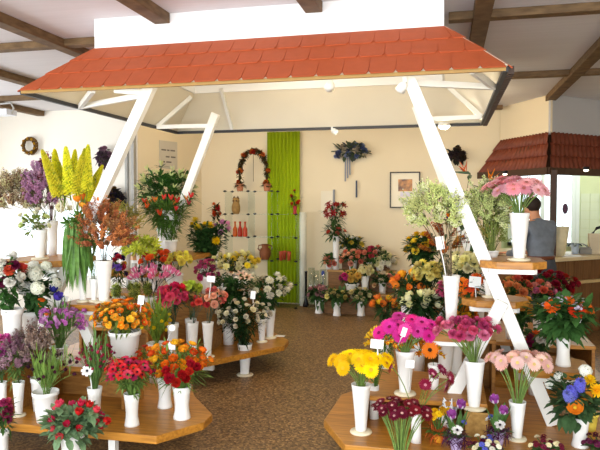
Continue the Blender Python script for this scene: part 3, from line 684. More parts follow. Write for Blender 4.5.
# ---- left stand, front
LT = 'on the top left tray'
flowers('cream and green lisianthus', LT, 'rose', ['#f4f0cc','#dfe6a0','#f2ecd8'], 11, (36,222,18,12), V('trumpet',40,259.5,1.18,230,7.5), 'lisianthus_bunch', .75, ('lance',30,.07,.03), '#8aa04a')
B_ = flowers('mauve statice', 'behind the lisianthus', 'statice', ['#cc98b8','#ba84a8','#d4a8c0'], 44, (42,196,13,24), Hd(52,4.36,1.18,.28,.045), 'statice_bunch', 1.0, NOL, '#6f6a48', up=.6, sfrac=.22)
C_ = flowers('tan dried grasses', 'at the upper left edge', 'heather', ['#e6dab4','#d4cc9c','#dcc49a'], 60, (15,198,17,20), Hd(42,4.36,1.18,.26,.045), 'dried_grass_bunch', .95, NOL, '#8a8256', c2='#6e1c24', up=.5, sfrac=.22)
flowers('red amaranth', 'between statice and yellow foxtail lilies', 'heather', ['#9c1e34','#7c1828'], 6, (48,178,6,14), OB(B_), 'amaranth_bunch', .8, NOL, '#7a3038', up=.7)
flowers('cream chrysanthemums', 'just below the upper left price card', 'mum', ['#f6f0cc'], 4, (62,208,8,5), OB(B_), 'chrysanthemum_bunch', .95, NOL, '#7a8a48')
F_ = flowers('yellow foxtail lilies', 'on the middle left tray', 'foxtail', ['#e8e02a','#dcd83a','#ece440'], 13, (73,196,17,12), V('trumpet',83,302,.88,262,5.5), 'foxtail_lily_bunch', 1.0, ('blade',30,.18,.016), '#7d9038', up=.72, c2='#b4bc30', pts=[(57,192),(63,190),(70,193),(77,193),(83,186),(87,190),(81,182)])
flowers('drooping green gladiolus leaves', 'over the middle left tray', 'leafhead', ['#5d8a34'], 4, (76,222,11,9), OB(F_), 'leaf_bunch', .9, ('hang',110,.46,.028), '#76a44c', dy=-.03)
flowers('orange tulips', 'in front of the yellow foxtail lilies', 'tulip', ['#ee8426','#f09c30'], 8, (86,206,14,6), V('trumpet',94,302,.88,279,4.5), 'tulip_bunch', 1.0, ('blade',16,.20,.03), '#6f8a3a', pts=[(78,202),(85,205),(92,211),(99,204)], up=.8)
flowers('rust brown sea lavender', 'on the middle left tray', 'heather', ['#e2945c','#cc7e50','#d4a068'], 80, (105,235,23,24), V('trumpet',104,302.5,.88,261,9), 'dried_flower_bunch', .85, NOL, '#6a5a38', c2='#a86a40', up=.45, sfrac=.22)
RL = 'at the rear left'
flowers('olive goldenrod plumes', 'right of the rust brown sea lavender', 'solidago', ['#b8b054','#a8a650'], 34, (124,224,14,16), Hd(125,5.40,.95,.25), 'goldenrod_bunch', 1.0, ('lance',30,.1,.015), '#6a7030', c2='#c4b860', sfrac=.22)
flowers('lime green foliage with yellow flecks', 'under the tall orange alstroemeria', 'leafhead', ['#e0e84c','#d0dc48'], 34, (141,248,20,12), Hd(141,5.40,.95,.22), 'foliage_bunch', .8, ('lance',50,.09,.025), '#b4c23a')
flowers('violet and amber stocks', 'behind the orange poppies', 'carnation', ['#7a5fc0','#e8a020','#3a1f5a','#c03048','#e8c040'], 14, (118,268,8,14), Hd(118,5.05,.50,.25), 'stock_bunch', .85, ('lance',30,.09,.02), '#5a6a30')
flowers('fluffy green globe dianthus', 'just above the orange poppies', 'moss', ['#b9c45a','#a9b64c'], 10, (130,290,20,6), Hd(131,4.98,.50,.20), 'green_dianthus_bunch', 1.35, NOL, '#6a7a30', c2=None)
flowers('pink and white tulips', 'below the red orange roses', 'tulip', ['#e47aa4'], 20, (153,275,25,7), Hd(150,5.12,.5,.25), 'tulip_bunch', 1.0, ('blade',24,.14,.02), '#34443c', c2='#f8e0ea', up=.6)
L5 = flowers('white, plum and coral stocks', 'at the left edge above the pine riser', 'carnation', ['#f3f0e6','#6a1638','#f3f0e6','#d8503a','#7a1c44'], 20, (6,277,16,25), V('pot',13,352,.60,310,10), 'stock_bunch', 1.2, ('round',60,.08,.04), '#3f6a2c')
H_ = flowers('white hydrangeas', 'at the left edge below the top tray', 'cluster', ['#f5f5ec','#eff0dc'], 12, (37,284,18,18), Hd(27,3.76,.60,.24,.065), 'hydrangea_bunch', 1.15, ('round',70,.09,.055), '#3f6430')
FZ = flowers('purple pink freesias', 'in front of the white hydrangeas', 'freesia', ['#cc78c0','#e0a4d4','#bc68b0'], 48, (63,321,24,15), V('pot',59,362,0,348,9,Y=3.76,zz=.51), 'freesia_bunch', .95, ('blade',120,.15,.010), '#6f9448')
flowers('dark blue and orange irises', 'between hydrangeas and freesias', 'tulip', ['#3c348a','#40389a','#e8641e','#e8641e'], 4, (50,300,6,8), OB(FZ), 'iris_bunch', 1.0, ('blade',8,.12,.012), '#5a7a38', pts=[(53,292),(55,299),(47,302),(48,308)])
flowers('grey brown dried heather', 'above the dark scabious', 'heather', ['#a08a80','#b09488','#8a746c'], 44, (32,354,15,20), Hd(36,3.50,.24,.22,.05), 'heather_bunch', .8, NOL, '#6a5a44', c2='#9a8070', sfrac=.22)
flowers('bright pink asters', 'at the left edge of the front platform', 'carnation', ['#d860a8','#b04888'], 10, (3,350,7,16), V('column',2,412,0,383,5,Y=3.40,zz=.24), 'aster_bunch', .9, ('lance',30,.08,.02), '#4d7034')
flowers('dusky purple heather', 'left of the dark scabious', 'heather', ['#a88490','#98707e'], 16, (15,362,7,18), V('trumpet',19,416,.24,383,6), 'heather_bunch', .75, ('lance',90,.07,.012), '#6f8a44', sfrac=.22)
flowers('blackish red scabious', 'on the front left platform', 'ball', ['#3a1626','#4a1a2c'], 24, (50,369,28,16), V('pot',46,421,.24,394,12.5), 'scabious_bunch', .95, ('blade',240,.13,.010), '#8cb254')
flowers('dark pink asters', 'in the bottom left corner', 'carnation', ['#c0406a','#8a2848'], 12, (4,412,8,14), V('pot',2,470,0,433,7), 'aster_bunch', .9, ('lance',40,.08,.02), '#4d7034')
flowers('red short tulips with grey green leaves', 'on the floor before the left platform', 'tulip', ['#c8243a','#b81c38','#d84458'], 24, (74,421,33,17), V('pot',73,486,0,437,11.5), 'tulip_bunch', .72, ('lance',190,.085,.042), '#86a878', pts=[(82,405),(88,408),(95,412),(99,418),(104,423),(92,414)], hold='short red tulips')
G_ = flowers('tiny burgundy ranunculus', 'behind the red anemones', 'ball', ['#9c2440','#b03050','#841c3c'], 50, (97,358,20,18), V('waisted',95,419,.24,389,7.5), 'ranunculus_bunch', .8, ('blade',120,.15,.010), '#6c9048')
flowers('white anemone', 'left of the tiny burgundy ranunculus', 'anemone', ['#f6f4f0'], 1, (87,371,3,3), OB(G_), 'anemone', 1.0, NOL, '#8aa060', c2='#120e18', single=('anemone', 'single white anemone with black centre left of the burgundy ranunculus', 'flower'), pts=[(87,371,-.05)], face=.8, up=.3)
flowers('orange poppies', 'in the front left bucket', 'poppy', ['#f08a1e','#f2a82c','#e8701c','#f4b838'], 80, (121,315,32,16), V('pot',125,362,0,333,15.5,Y=3.77,zz=.51), 'poppy_bunch', .72, ('lance',160,.08,.016), '#7c9440', c2='#d8c040', up=.35)
flowers('red anemones', 'in the middle of the front left platform', 'anemone', ['#d0203a','#d83c50','#bc2c54','#d42a3c'], 44, (130,371,25,13), V('waisted',132,425,.24,395,8), 'anemone_bunch', .8, ('lance',150,.08,.014), '#7a9c4a', face=.25, zmin=-.3)
RN = flowers('orange and yellow ranunculus', 'at the right end of the front left platform', 'ranunculus', ['#f08220','#f6aa28','#f6c430','#ee6e24'], 44, (178,363,34,21), V('waisted',182,418,.24,388,9.5), 'ranunculus_bunch', .74, ('lance',150,.10,.014), '#7ba048', zmin=-.3)
flowers('crimson ranunculus', 'among the orange and yellow ranunculus', 'ranunculus', ['#b01a2a','#c4222e'], 10, (182,373,16,12), OB(RN), 'ranunculus_bunch', .78, ('blade',10,.08,.010), '#7ba048', c2='#5a1018', dy=-.12, pts=[(167,371,-.16),(170,379,-.16),(182,375,-.16),(176,383,-.16),(190,365,-.16),(189,372,-.16),(196,368,-.1)], face=.3)
flowers('orange and coral poppies', 'left of the orange and yellow ranunculus', 'poppy', ['#ee7a1e','#e05a30','#f09a28'], 18, (150,360,13,15), V('waisted',165,407,.24,378,8), 'poppy_bunch', .8, ('lance',70,.08,.014), '#7c9440')
flowers('yellow daffodil buds', 'behind the orange and yellow ranunculus', 'tulip', ['#ecd21c','#e8c81c'], 20, (157,322,17,13), Hd(155,4.28,.24,.30,.07), 'daffodil_bunch', .5, ('blade',200,.20,.014), '#8aa83c')
# ---- left stand, rear
flowers('pale budded lilies with dark leaves', 'on the rear left leg tray', 'lilybud', ['#dfe4a0','#e6e8b0','#ccd88c'], 46, (166,188,31,23), Hd(165,6.2,1.07,.26,.09), 'lily_bunch', .95, ('lance',300,.15,.034), '#43742f')
flowers('tall orange red alstroemeria', 'in front of the budded lilies', 'lilybud', ['#e4562c','#f09838','#d83840'], 16, (166,210,26,12), V('pot',171,256,1.07,240,6.5), 'alstroemeria_bunch', .9, ('lance',260,.12,.020), '#5f8c38', c2=None, pts=[(145,203),(155,202),(171,200),(177,203),(186,200),(191,198)], up=.8)
flowers('red orange roses', RL, 'rose', ['#e4502c','#ea6238'], 18, (157,260,17,8), Hd(157,5.44,.75,.2,.06), 'rose_bunch', 1.2, ('round',30,.06,.03), '#34542a')
flowers('light yellow carnations', 'right of the red orange roses', 'carnation', ['#ecdf62','#e6d458'], 16, (180,259,19,6), Hd(177,5.44,.75,.18), 'carnation_bunch', 1.0, ('lance',20,.07,.012), '#6a8050')
flowers('hot pink carnations', 'at the front of the rear left platform', 'carnation', ['#e02c58','#ea5274'], 20, (173,296,14,11), Hd(172,5.02,.24,.30,.05), 'carnation_bunch', 1.3, ('lance',40,.10,.016), '#3a5a3c')
flowers('lime green carnations', 'right of the hot pink carnations', 'carnation', ['#cdd858','#c4d04c'], 8, (191,289,8,6), Hd(190,5.15,.24,.32,.05), 'carnation_bunch', 1.1, ('lance',20,.1,.016), '#4a6a3a')
flowers('dusky magenta spray carnations', 'behind the lime green carnations', 'carnation', ['#b03462','#cc5880','#94305c'], 20, (206,271,13,13), Hd(206,5.44,.75,.16,.06), 'carnation_bunch', .75, ('lance',40,.07,.012), '#3f5a34')
Y_ = flowers('golden chrysanthemums with dark leaves', 'in front of the glass cube unit', 'mum', ['#f2ca14','#f4d634'], 9, (207,236,22,17), Hd(208,6.3,.70,.22,.10), 'chrysanthemum_bunch', 1.2, ('round',420,.08,.05), '#3a5e2c', pts=[(193,225),(199,230),(205,225),(200,234),(210,226),(196,221)])
flowers('lilac pink chrysanthemums', 'beside the golden chrysanthemums', 'mum', ['#d890b8','#c880b0'], 6, (221,227,8,6), OB(Y_), 'chrysanthemum_bunch', 1.1, ('round',14,.08,.05), '#375c2a', pts=[(216,226),(222,223),(227,229),(221,232)])
flowers('pale yellow chrysanthemums', 'beside the aisle at rear left', 'mum', ['#ece39a','#f0e8b0','#f2d83a'], 44, (234,263,25,11), Hd(236,6.12,.70,.18,.08), 'chrysanthemum_bunch', 1.0, ('round',60,.06,.03), '#3a5428')
flowers('cream and blush lilies', 'below the pale yellow chrysanthemums', 'lily', ['#f2dcc0','#f4ece0','#efc8ac'], 9, (232,287,24,14), Hd(228,5.60,.24,.35,.07), 'lily_bunch', 1.0, ('lance',190,.12,.035), '#375c2a', pts=[(231,276),(222,281),(247,279),(214,284),(240,281)], up=.5, face=.4)
flowers('ivory chrysanthemums', 'at the aisle end of the rear left platform', 'mum', ['#f2ecd4','#efe4c4'], 26, (267,287,25,13), V('trumpet',270,338,.24,310,6), 'chrysanthemum_bunch', 1.15, ('round',130,.08,.04), '#3a5e2c', up=.5)
flowers('small ivory roses', 'in the shorter aisle vase at rear left', 'rose', ['#f2e8cc'], 7, (262,310,10,9), V('trumpet',262,342,.24,319,5), 'rose_bunch', .9, ('round',14,.05,.025), '#3a5a2c')
flowers('cream lisianthus with dark stems', 'standing on the floor by the aisle', 'rose', ['#f4ecd0','#eee0b8','#f2e4c8'], 40, (241,315,28,18), V('trumpet',245,375,0,345,7.5), 'lisianthus_bunch', .85, ('lance',190,.085,.02), '#2a4a22', up=.3)
flowers('coral carnations', 'in the left of two slim vases', 'carnation', ['#e4504a'], 6, (199,303,9,5), V('trumpet',193,357,.24,323,6), 'carnation_bunch', 1.0, ('blade',20,.12,.010), '#56705a')
flowers('peach carnations', 'in the right of two slim vases', 'carnation', ['#eeb090','#e88070'], 12, (214,298,12,10), V('trumpet',208,357,.24,323,6), 'carnation_bunch', 1.0, ('blade',20,.12,.010), '#56705a')
# ---- right stand, front
flowers('pale pink gerberas', 'on the top right tray', 'gerbera', ['#fcc0c6','#fab0ba','#fccdd2'], 36, (517,190,33,14), V('trumpet',519,260.5,1.25,213,10), 'gerbera', 1.0, c2='#d89078', single=('gerbera','pale pink gerbera stem in the bouquet on the top right tray','flower'), up=.45, zmin=-.12, green='#8fae58', stem=.003)
flowers('white green goldenrod', 'left of the pale pink gerberas', 'solidago', ['#f4f6c4','#e2eca0'], 48, (489,213,17,22), V('pot',493,259,0,251,6,Y=4.15,zz=1.25), 'goldenrod_bunch', 1.0, ('blade',12,.16,.008), '#a4b85c', c2='#ccd888', sfrac=.22)
S_ = flowers('birds of paradise', 'behind the right leg', 'strelitzia', ['#f07818','#f28a20'], 6, (478,205,28,26), Hd(455,4.62,.65,.3,.05), 'bird_of_paradise_bunch', .9, ('lance',14,.20,.045), '#4f6a3c', pts=[(470,172),(457,222),(499,210),(503,216),(461,228)], up=.7)
flowers('cream wax flowers on brown twigs', 'left of the right leg', 'solidago', ['#fafad0','#ecf2a4'], 60, (434,213,26,23), V('trumpet',451,331,.79,276,8.5), 'wax_flower_bunch', .95, NOL, '#8a7656', c2='#dce494', sfrac=.22)
CZB = atz(476, 433, .24)
b = MB(); b.box(-.065, .065, -.065, .065, 0, .145); b.box(-.068, .068, -.068, .068, 0, .012); b.box(-.068, .068, -.068, .068, .133, .145)
tag(b.build('wooden_block', mat('cork coloured block', '#b98f4e', .8, nscale=30, col2='#8f6a34'), None, .003, (CZB.x, CZB.y, .24)), 'square cork coloured block under the vase of dark pink carnations', 'block')
flowers('dark pink carnations', 'on the cork block', 'carnation', ['#d4557f','#e07c9c','#c84874'], 30, (468,331,33,13), dict(t='trumpet', base=(474,411), Y=CZB.y, zz=.386, top=362, hw=10.5, z=0), 'carnation', .85, single=('carnation','dark pink carnation stem in the bouquet on the cork block','flower'), green='#86a452', zmin=-.15, stem=.0028, up=.45, c2=None)
flowers('yellow alstroemeria', 'behind the magenta gerberas', 'alstro', ['#f0c020','#f2b020'], 12, (424,348,17,12), V('trumpet',446,376,.42,343,9), 'alstroemeria_bunch', .9, ('lance',30,.09,.016), '#5f8a34', c2='#d88020')
flowers('magenta gerberas', 'on the front right riser', 'gerbera', ['#ee3aa4','#f04cac','#e22c94'], 30, (408,331,33,15), V('trumpet',405,394,.42,352,10), 'gerbera', 1.0, c2='#8a1450', single=('gerbera','magenta gerbera stem in the bouquet on the front right riser','flower'), up=.35, face=.35, zmin=-.12, green='#8fae58', stem=.003)
flowers('yellow gerberas', 'at the left corner of the front right platform', 'gerbera', ['#ffdc0a','#ffe21c','#fcd004'], 28, (361,363,32,12), V('trumpet',361,432.5,.24,386,10), 'gerbera', 1.0, c2='#e8b028', single=('gerbera','yellow gerbera stem in the bouquet nearest the aisle','flower'), up=.35, face=.3, zmin=-.12, green='#8fae58', stem=.003)
flowers('yellow and orange alstroemeria', 'just behind the yellow gerberas', 'alstro', ['#f4c020','#e8702a'], 12, (385,341,15,9), V('column',374,418,.24,386,5), 'alstroemeria_bunch', .85, ('lance',30,.09,.014), '#5f8a34', c2='#f0d040')
flowers('wine red gerberas', 'at the bottom centre', 'gerbera', ['#6a1026','#7c1630','#70122a'], 34, (402,410,31,9), Hd(402,3.16,0,.29,.06,'trumpet'), 'gerbera', .62, c2='#e4b4a8', single=('gerbera','wine red gerbera stem with pale centre at the bottom centre','flower'), up=.6, face=.25, zmin=-.12, green='#8fae58', stem=.003)
flowers('crimson gerberas', 'behind the wine red gerberas', 'gerbera', ['#a42248','#94203f'], 6, (430,376,24,10), V('column',416,442,.24,414,5.5), 'gerbera', .85, c2='#d890a0', single=('gerbera','crimson gerbera stem leaning apart behind the wine red ones','flower'), pts=[(392,367),(433,374),(442,370),(450,378),(446,386)], up=.2, green='#8aa04c', stem=.003)
flowers('orange gerbera', 'by the yellow alstroemeria', 'gerbera', ['#f0821c'], 1, (430,350,4,4), V('pot',434,374,0,365,6,Y=3.98,zz=.42), 'gerbera', 1.15, c2='#3a1c0c', single=('gerbera','single orange gerbera with dark centre right of the magenta ones','flower'), pts=[(430,350,-.1)], face=1.5, up=.2)
flowers('peach gerberas', 'in front of the right leg', 'gerbera', ['#fbd0c2','#f9c4b4','#fbd8cc'], 24, (519,361,32,9), V('trumpet',517,439.5,.24,403,8.5), 'gerbera', .82, c2='#e8d080', single=('gerbera','peach gerbera stem in the bouquet before the right leg','flower'), up=.35, face=.35, zmin=-.12, green='#8fae58', stem=.003)
HY = flowers('blue hyacinths', 'at the right edge of the front platform', 'hyacinth', ['#6a6cd2','#7c7cd8'], 3, (577,398,26,25), V('waisted',580,446,.24,419,9), 'mixed_bouquet', 1.0, ('round',120,.09,.045), '#4a6a40', pts=[(574,396,-.12),(570,399,-.12),(578,391,-.1)], face=.3, hold='blue hyacinth bouquet')
flowers('yellow chrysanthemums', 'right of the blue hyacinths', 'mum', ['#f2c81c','#f0b820'], 5, (594,391,8,8), OB(HY), 'chrysanthemum_bunch', 1.0, ('round',10,.06,.03), '#4a6a40', pts=[(590,381,-.1),(597,391,-.1),(603,395)])
flowers('orange ranunculus', 'below the blue hyacinths', 'poppy', ['#f09020','#e8a030'], 3, (578,405,8,8), OB(HY), 'ranunculus_bunch', 1.2, ('round',6,.06,.03), '#4a6a40', pts=[(575,408,-.14),(586,396,-.1)], face=.6)
flowers('white hydrangea heads', 'behind the blue hyacinths', 'cluster', ['#ecebe0'], 3, (570,380,18,8), OB(HY), 'hydrangea_bunch', .8, ('round',10,.06,.03), '#4a6a40', pts=[(584,373),(553,385),(561,378)])
OG = flowers('orange gerbera bouquet with lilac sprigs', 'on the low right tray', 'gerbera_petals', ['#f05a1c','#f07020'], 5, (562,314,27,17), V('waisted',563,365.5,.585,331,8), 'mixed_bouquet', 1.0, ('round',150,.12,.06), '#4a7438', pts=[(552,306,-.08),(567,300,-.04),(577,311,-.1),(587,308)], face=.4, hold='orange gerbera bouquet')
flowers('lilac white filler sprigs', 'around the orange gerbera bouquet', 'spray', ['#cfc0d4','#e4dce4'], 16, (565,311,25,12), OB(OG), 'filler_bunch', .9, NOL, '#6a7a58')
OM = flowers('orange and white small bouquet', 'behind the peach gerberas', 'gerbera_petals', ['#ea5e22','#f07a28'], 4, (538,338,14,9), Hd(537,4.62,.24,.24,.06), 'mixed_bouquet', .9, ('round',60,.08,.04), '#4a6a3a', pts=[(534,334),(549,338),(528,341)], face=.4)
flowers('plum and cream blooms', 'inside the small orange and white bouquet', 'carnation', ['#7a1848','#ece4d8','#8c2050'], 9, (539,341,15,8), OB(OM), 'filler_bunch', .8, NOL, '#4a6a3a')
# ---- right stand, rear
flowers('dark red roses', 'at the rear right by the person', 'rose', ['#8c1222','#a01a2e','#7a0e1e'], 40, (547,284,28,12), Hd(550,5.75,.5,.24,.09), 'rose_bunch', 1.1, ('round',130,.07,.035), '#35562c')
flowers('peach and red tinged roses', 'left of the dark red roses', 'rose', ['#e8905a','#e8b860','#d8664a'], 22, (514,288,16,9), Hd(514,5.24,.5,.22,.07), 'rose_bunch', 1.1, ('round',80,.07,.035), '#44682f')
flowers('apricot roses', 'below the peach and red tinged roses', 'rose', ['#ecb850','#e8a04a','#f0c468'], 16, (522,307,14,8), Hd(523,5.0,.24,.35,.06), 'rose_bunch', 1.1, ('round',90,.07,.035), '#44682f')
flowers('pink and salmon roses', 'in front of the dark red roses', 'rose', ['#e080a0','#e8a090','#e06a50'], 14, (541,291,12,8), Hd(541,5.42,.5,.22,.06), 'rose_bunch', 1.0, ('round',60,.07,.035), '#44682f')
flowers('cream roses', 'left of the right leg under the twigs', 'rose', ['#ece2a0','#f0e8b8'], 22, (467,265,15,11), Hd(479,4.60,.65,.22,.05), 'rose_bunch', 1.2, ('round',60,.07,.035), '#2e4a24', hold='cream roses')
flowers('orange gerberas', 'under the cream roses', 'gerbera_petals', ['#f07a20','#ee5c24'], 6, (467,287,11,9), Hd(457,4.36,.24,.48,.05), 'gerbera_bunch', 1.0, ('lance',30,.12,.03), '#3c6030', pts=[(468,293,-.05),(478,279),(462,284)], face=.7, c2=None)
flowers('orange yellow chrysanthemums', 'right of the white twig vase', 'mum', ['#f0a01c','#e8801c','#f0b028'], 18, (461,314,14,8), Hd(446,4.42,.24,.42,.05), 'chrysanthemum_bunch', 1.0, ('round',50,.07,.03), '#3c6030')
flowers('rich yellow roses', 'highest of the rear right bouquets', 'rose', ['#f0c41a','#f4d444'], 20, (422,246,17,11), Hd(421,5.9,.8,.22,.08), 'rose_bunch', 1.2, ('round',200,.10,.045), '#33562a')
flowers('pale yellow carnations', 'below the rich yellow roses', 'carnation', ['#ecdc70','#f0e48c'], 26, (428,272,15,8), Hd(428,5.38,.55,.22,.06), 'carnation_bunch', 1.3, ('lance',80,.09,.02), '#2e5026')
flowers('golden orange tulips', 'left of the pale yellow carnations', 'tulip', ['#f2a428','#f08430'], 18, (409,283,16,8), Hd(408,5.38,.55,.20,.06), 'tulip_bunch', 1.1, ('lance',70,.13,.03), '#335c2a')
flowers('cream white tulips', 'behind the magenta gerberas', 'tulip', ['#f2eeb0','#f4f0c4'], 16, (420,301,20,8), Hd(420,5.04,.24,.32,.06), 'tulip_bunch', 1.1, ('lance',130,.13,.03), '#2f5428')
flowers('orange tulips with a few yellow', 'on the floor left of the rear right platform', 'tulip', ['#ee8a30','#ec7a2c','#e8c030'], 16, (386,305,13,6), Hd(386,5.62,0,.38,.055), 'tulip_bunch', 1.0, ('lance',50,.12,.03), '#3a5a2c')
PK = flowers('rose pink carnations', 'left of the white twig vase', 'carnation', ['#d8608a'], 10, (447,289,8,9), Hd(448,5.02,.24,.35,.05), 'carnation_bunch', 1.1, ('lance',50,.09,.02), '#2e5026')
flowers('tall rusty orange plumes', 'behind the white twig vase', 'heather', ['#c8682a','#b0502a','#d89030'], 12, (444,244,12,18), OB(PK), 'dried_flower_bunch', .9, ('lance',30,.12,.02), '#44602c', c2='#7a3a1c', sfrac=.22)
flowers('thin green filler stems', 'on the small tray behind the right leg', 'solidago', ['#9aa850','#b8a850'], 10, (490,240,12,14), Hd(490,4.28,.97,.12,.04,'trumpet'), 'filler_bunch', .8, ('blade',40,.2,.01), '#5f7a34')
# ---- stepped display at the back wall
RED = 'on the stepped stand at the back'
SA = flowers('dark red lilies', 'highest on the back stepped stand', 'lily', ['#a01a2c','#8c1624'], 13, (335,212,10,10), Hd(336,9.16,.6,.50,.05,'column'), 'lily_bunch', .9, ('lance',70,.14,.03), '#446a32', dense=.75, zmin=-.5, face=.5)
flowers('coral roses', 'under the dark red lilies', 'rose', ['#c84a3a','#d87058'], 8, (335,232,10,6), OB(SA), 'rose_bunch', 1.1, ('lance',50,.14,.03), '#446a32')
flowers('yellow and white roses', 'right of the dark red lilies', 'rose', ['#e8d050','#f0ece0','#e4c850'], 12, (351,243,12,9), Hd(352,9.31,.75,.12,.07), 'rose_bunch', 1.2, ('round',110,.11,.05), '#446a32', depth=.4)
flowers('salmon roses', 'in the middle of the back stepped stand', 'rose', ['#e8866a','#f0b090'], 27, (354,259,13,9), Hd(353,9.16,.6,.16,.07), 'rose_bunch', 1.3, ('round',120,.14,.06), '#446a32', dense=.75, zmin=-.5, face=.5)
flowers('dusky pink roses', 'at the left of the back stepped stand', 'rose', ['#d8806a','#e8a888'], 15, (330,263,8,7), Hd(329,9.16,.6,.14,.06), 'rose_bunch', 1.2, ('round',90,.12,.05), '#446a32', dense=.75, zmin=-.5, face=.5)
flowers('red and pink roses', 'above the white chrysanthemums at the back', 'rose', ['#d04858','#e08870'], 17, (372,253,10,7), Hd(370,9.16,.6,.12,.06), 'rose_bunch', 1.2, ('round',110,.14,.06), '#446a32', dense=.75, zmin=-.5, face=.5)
flowers('white yellow chrysanthemums', 'at the right of the back stepped stand', 'mum', ['#f0e8b0','#f4f0dc'], 23, (382,262,14,11), Hd(380,9.16,.6,.18,.07), 'chrysanthemum_bunch', 1.4, ('round',120,.14,.05), '#446a32', dense=.75, zmin=-.5, face=.5)
flowers('buff roses', 'on the lowest right step at the back', 'rose', ['#eec890','#f0e0c0','#e89a80'], 18, (384,281,11,9), Hd(383,8.90,.3,.16,.06), 'rose_bunch', 1.3, ('round',110,.14,.06), '#446a32', dense=.75, zmin=-.5, face=.5)
flowers('gold and cerise carnations', 'on the lowest step at the back', 'carnation', ['#e8c060','#d03a80','#d8b050'], 20, (351,277,11,6), V('pot',352,297,0,284,7,Y=8.90,zz=.3), 'carnation_bunch', 1.4, ('round',60,.10,.05), '#446a32', dense=.75, zmin=-.5, face=.5)
flowers('cream carnations', 'on the lowest step right of the bucket', 'carnation', ['#efe6b0'], 15, (365,271,8,4), V('waisted',365,297,0,276,4.5,Y=8.92,zz=.3), 'carnation_bunch', 1.3, ('lance',20,.08,.02), '#3a5a2c', dense=.75, zmin=-.5, face=.5)
flowers('dusty pink posy', 'leftmost on the floor before the steps', 'rose', ['#d8a0a0','#c89090'], 17, (319,293,10,7), V('waisted',319,313,0,300,4.5), 'posy', 1.2, ('round',110,.14,.06), '#4a6e38', dense=.75, zmin=-.5, face=.5)
flowers('yellow green posy', 'middle one on the floor before the steps', 'rose', ['#e8d890','#d8c070'], 15, (336,295,11,6), V('waisted',337,315.5,0,301,4.5), 'posy', 1.2, ('round',110,.14,.06), '#4a6e38', dense=.75, zmin=-.5, face=.5)
flowers('ivory posy', 'rightmost on the floor before the steps', 'rose', ['#f0e4b8','#e8d8a0'], 15, (361,295,10,6), V('waisted',361,315.5,0,300,4.5), 'posy', 1.2, ('round',110,.14,.06), '#4a6e38', dense=.75, zmin=-.5, face=.5)
# ---- potted plants (pot, leaves and blooms move together)
def potted(name, label, base, R, H, potc, blooms, leaves, green, seed, ruff=None):
    rnd = random.Random(seed); e = empty(name, base); tag(e, label, 'potted plant')
    m = MB(); m.lathe(vase_profile('pot', R, H), 20); m.lathe([(0,H-.012),(R*.9,H-.012)], 16); m.build('pot', mat('pot '+potc, potc, .5, nscale=9, namt=.08), e)
    g = MB()
    for kind, n, L_, W_, dr in leaves:
        for i in range(n):
            a = rnd.uniform(0, 6.28); o = V3((math.cos(a), math.sin(a), 0)); g.leaf(o*R*.4+V3((0,0,H-.01)), o*(.35 if kind == 'up' else 1)+V3((0,0,1 if kind == 'up' else .45)), L_*rnd.uniform(.75,1.15), W_, dr, 0, 4)
    for p, *_ in blooms: 
        p = V3(p); g.tube([(p.x*.2,p.y*.2,H-.01), (p.x*.7,p.y*.7,H+(p.z-H)*.55), p], .0028, 5)
    g.build('foliage', green_mat(green), e)
    for p, kind, col, c2, s_ in blooms:
        p = V3(p); inst('bloom', bloom(kind, col, c2), e, p, orient(V3((p.x, p.y-.03, .12))), s_)
    if ruff:
        f = MB()
        for i in range(150):
            a = rnd.uniform(0, 6.28); r = R*rnd.uniform(.7,1.7); z = H+rnd.uniform(-.035,.02)
            p = V3((r*math.cos(a), r*math.sin(a), z)); d = V3((rnd.uniform(-1,1), rnd.uniform(-1,1), rnd.uniform(-.5,.7))); f.leaf(p-d*.02, d, .07, .005, .3)
        f.build('fibre_collar', mat('fibre '+ruff, ruff, .8), e)['label'] = 'collar of coloured fibres'
def ring(n, r, z, kind, cols, c2, s_, seed):
    rd = random.Random(seed); return [((r*math.sqrt((i+.5)/n)*math.cos(i*2.4), r*math.sqrt((i+.5)/n)*math.sin(i*2.4), z+rd.uniform(-.015,.02)), kind, cols[i % len(cols)], c2, s_) for i in range(n)]
pb_ = atz(438, 441.5, .24)
potted('potted_primrose', 'small orange yellow pot of yellow flowers right of the wine red gerberas', pb_, .034, .07, '#e0962a', ring(9, .06, .15, 'primula', ['#f2c81c','#f0bc18'], '#d89010', 1.2, 5), [('out',16,.09,.035,.3)], '#5f8a34', 3, '#b8521e')
def tulpot(px, py, label, seed, ancol, flip):
    b_ = atz(px, py, .24); f = -1 if flip else 1
    bl = [((.02*f,-.02,.24), 'tulip', '#a04aa0', '#f4e8f2', .85), ((-.02*f,-.04,.19), 'tulip', '#a852a4', '#f4e8f2', .85),
          ((.005,-.05,.125), 'anemone', '#f4f0ea', '#241828', .8), ((.04*f,.0,.15), 'primula', '#6a74c8', '#e8d040', .8), ((-.045,.02,.13), 'anemone', '#f4f0ea', '#241828', .7)]
    potted('potted_tulips', label, b_, .040, .075, '#b9a6cc', bl, [('up',9,.17,.035,.12),('out',10,.07,.03,.3)], '#5f8a44', seed, '#4a1440')
tulpot(456, 449.5, 'lilac pot with purple white tulips left of the cork block', 11, 0, False)
tulpot(498, 444, 'pot with purple white tulips right of the cork block', 12, 0, True)
for i, (px, py, lab) in enumerate(((486,458,'bowl of cream and plum primroses below the cork block'), (547,458,'bowl of maroon primroses below the foot of the right leg'), (600,455,'bowl of plum primroses at the bottom right corner'))):
    b_ = atz(px, py, .24); potted('potted_primrose', lab, b_, .06, .05, '#5a4034', ring(20, .085, .07, 'primula', [['#f0e8c0','#5a1438','#f0ecd8','#5a68b8'],['#6a1430','#7c1c3c','#ece0b8'],['#5a1438','#6a1c48']][i], '#d8b030', .8, 20+i), [('out',26,.08,.035,.3)], '#4f7038', 40+i)
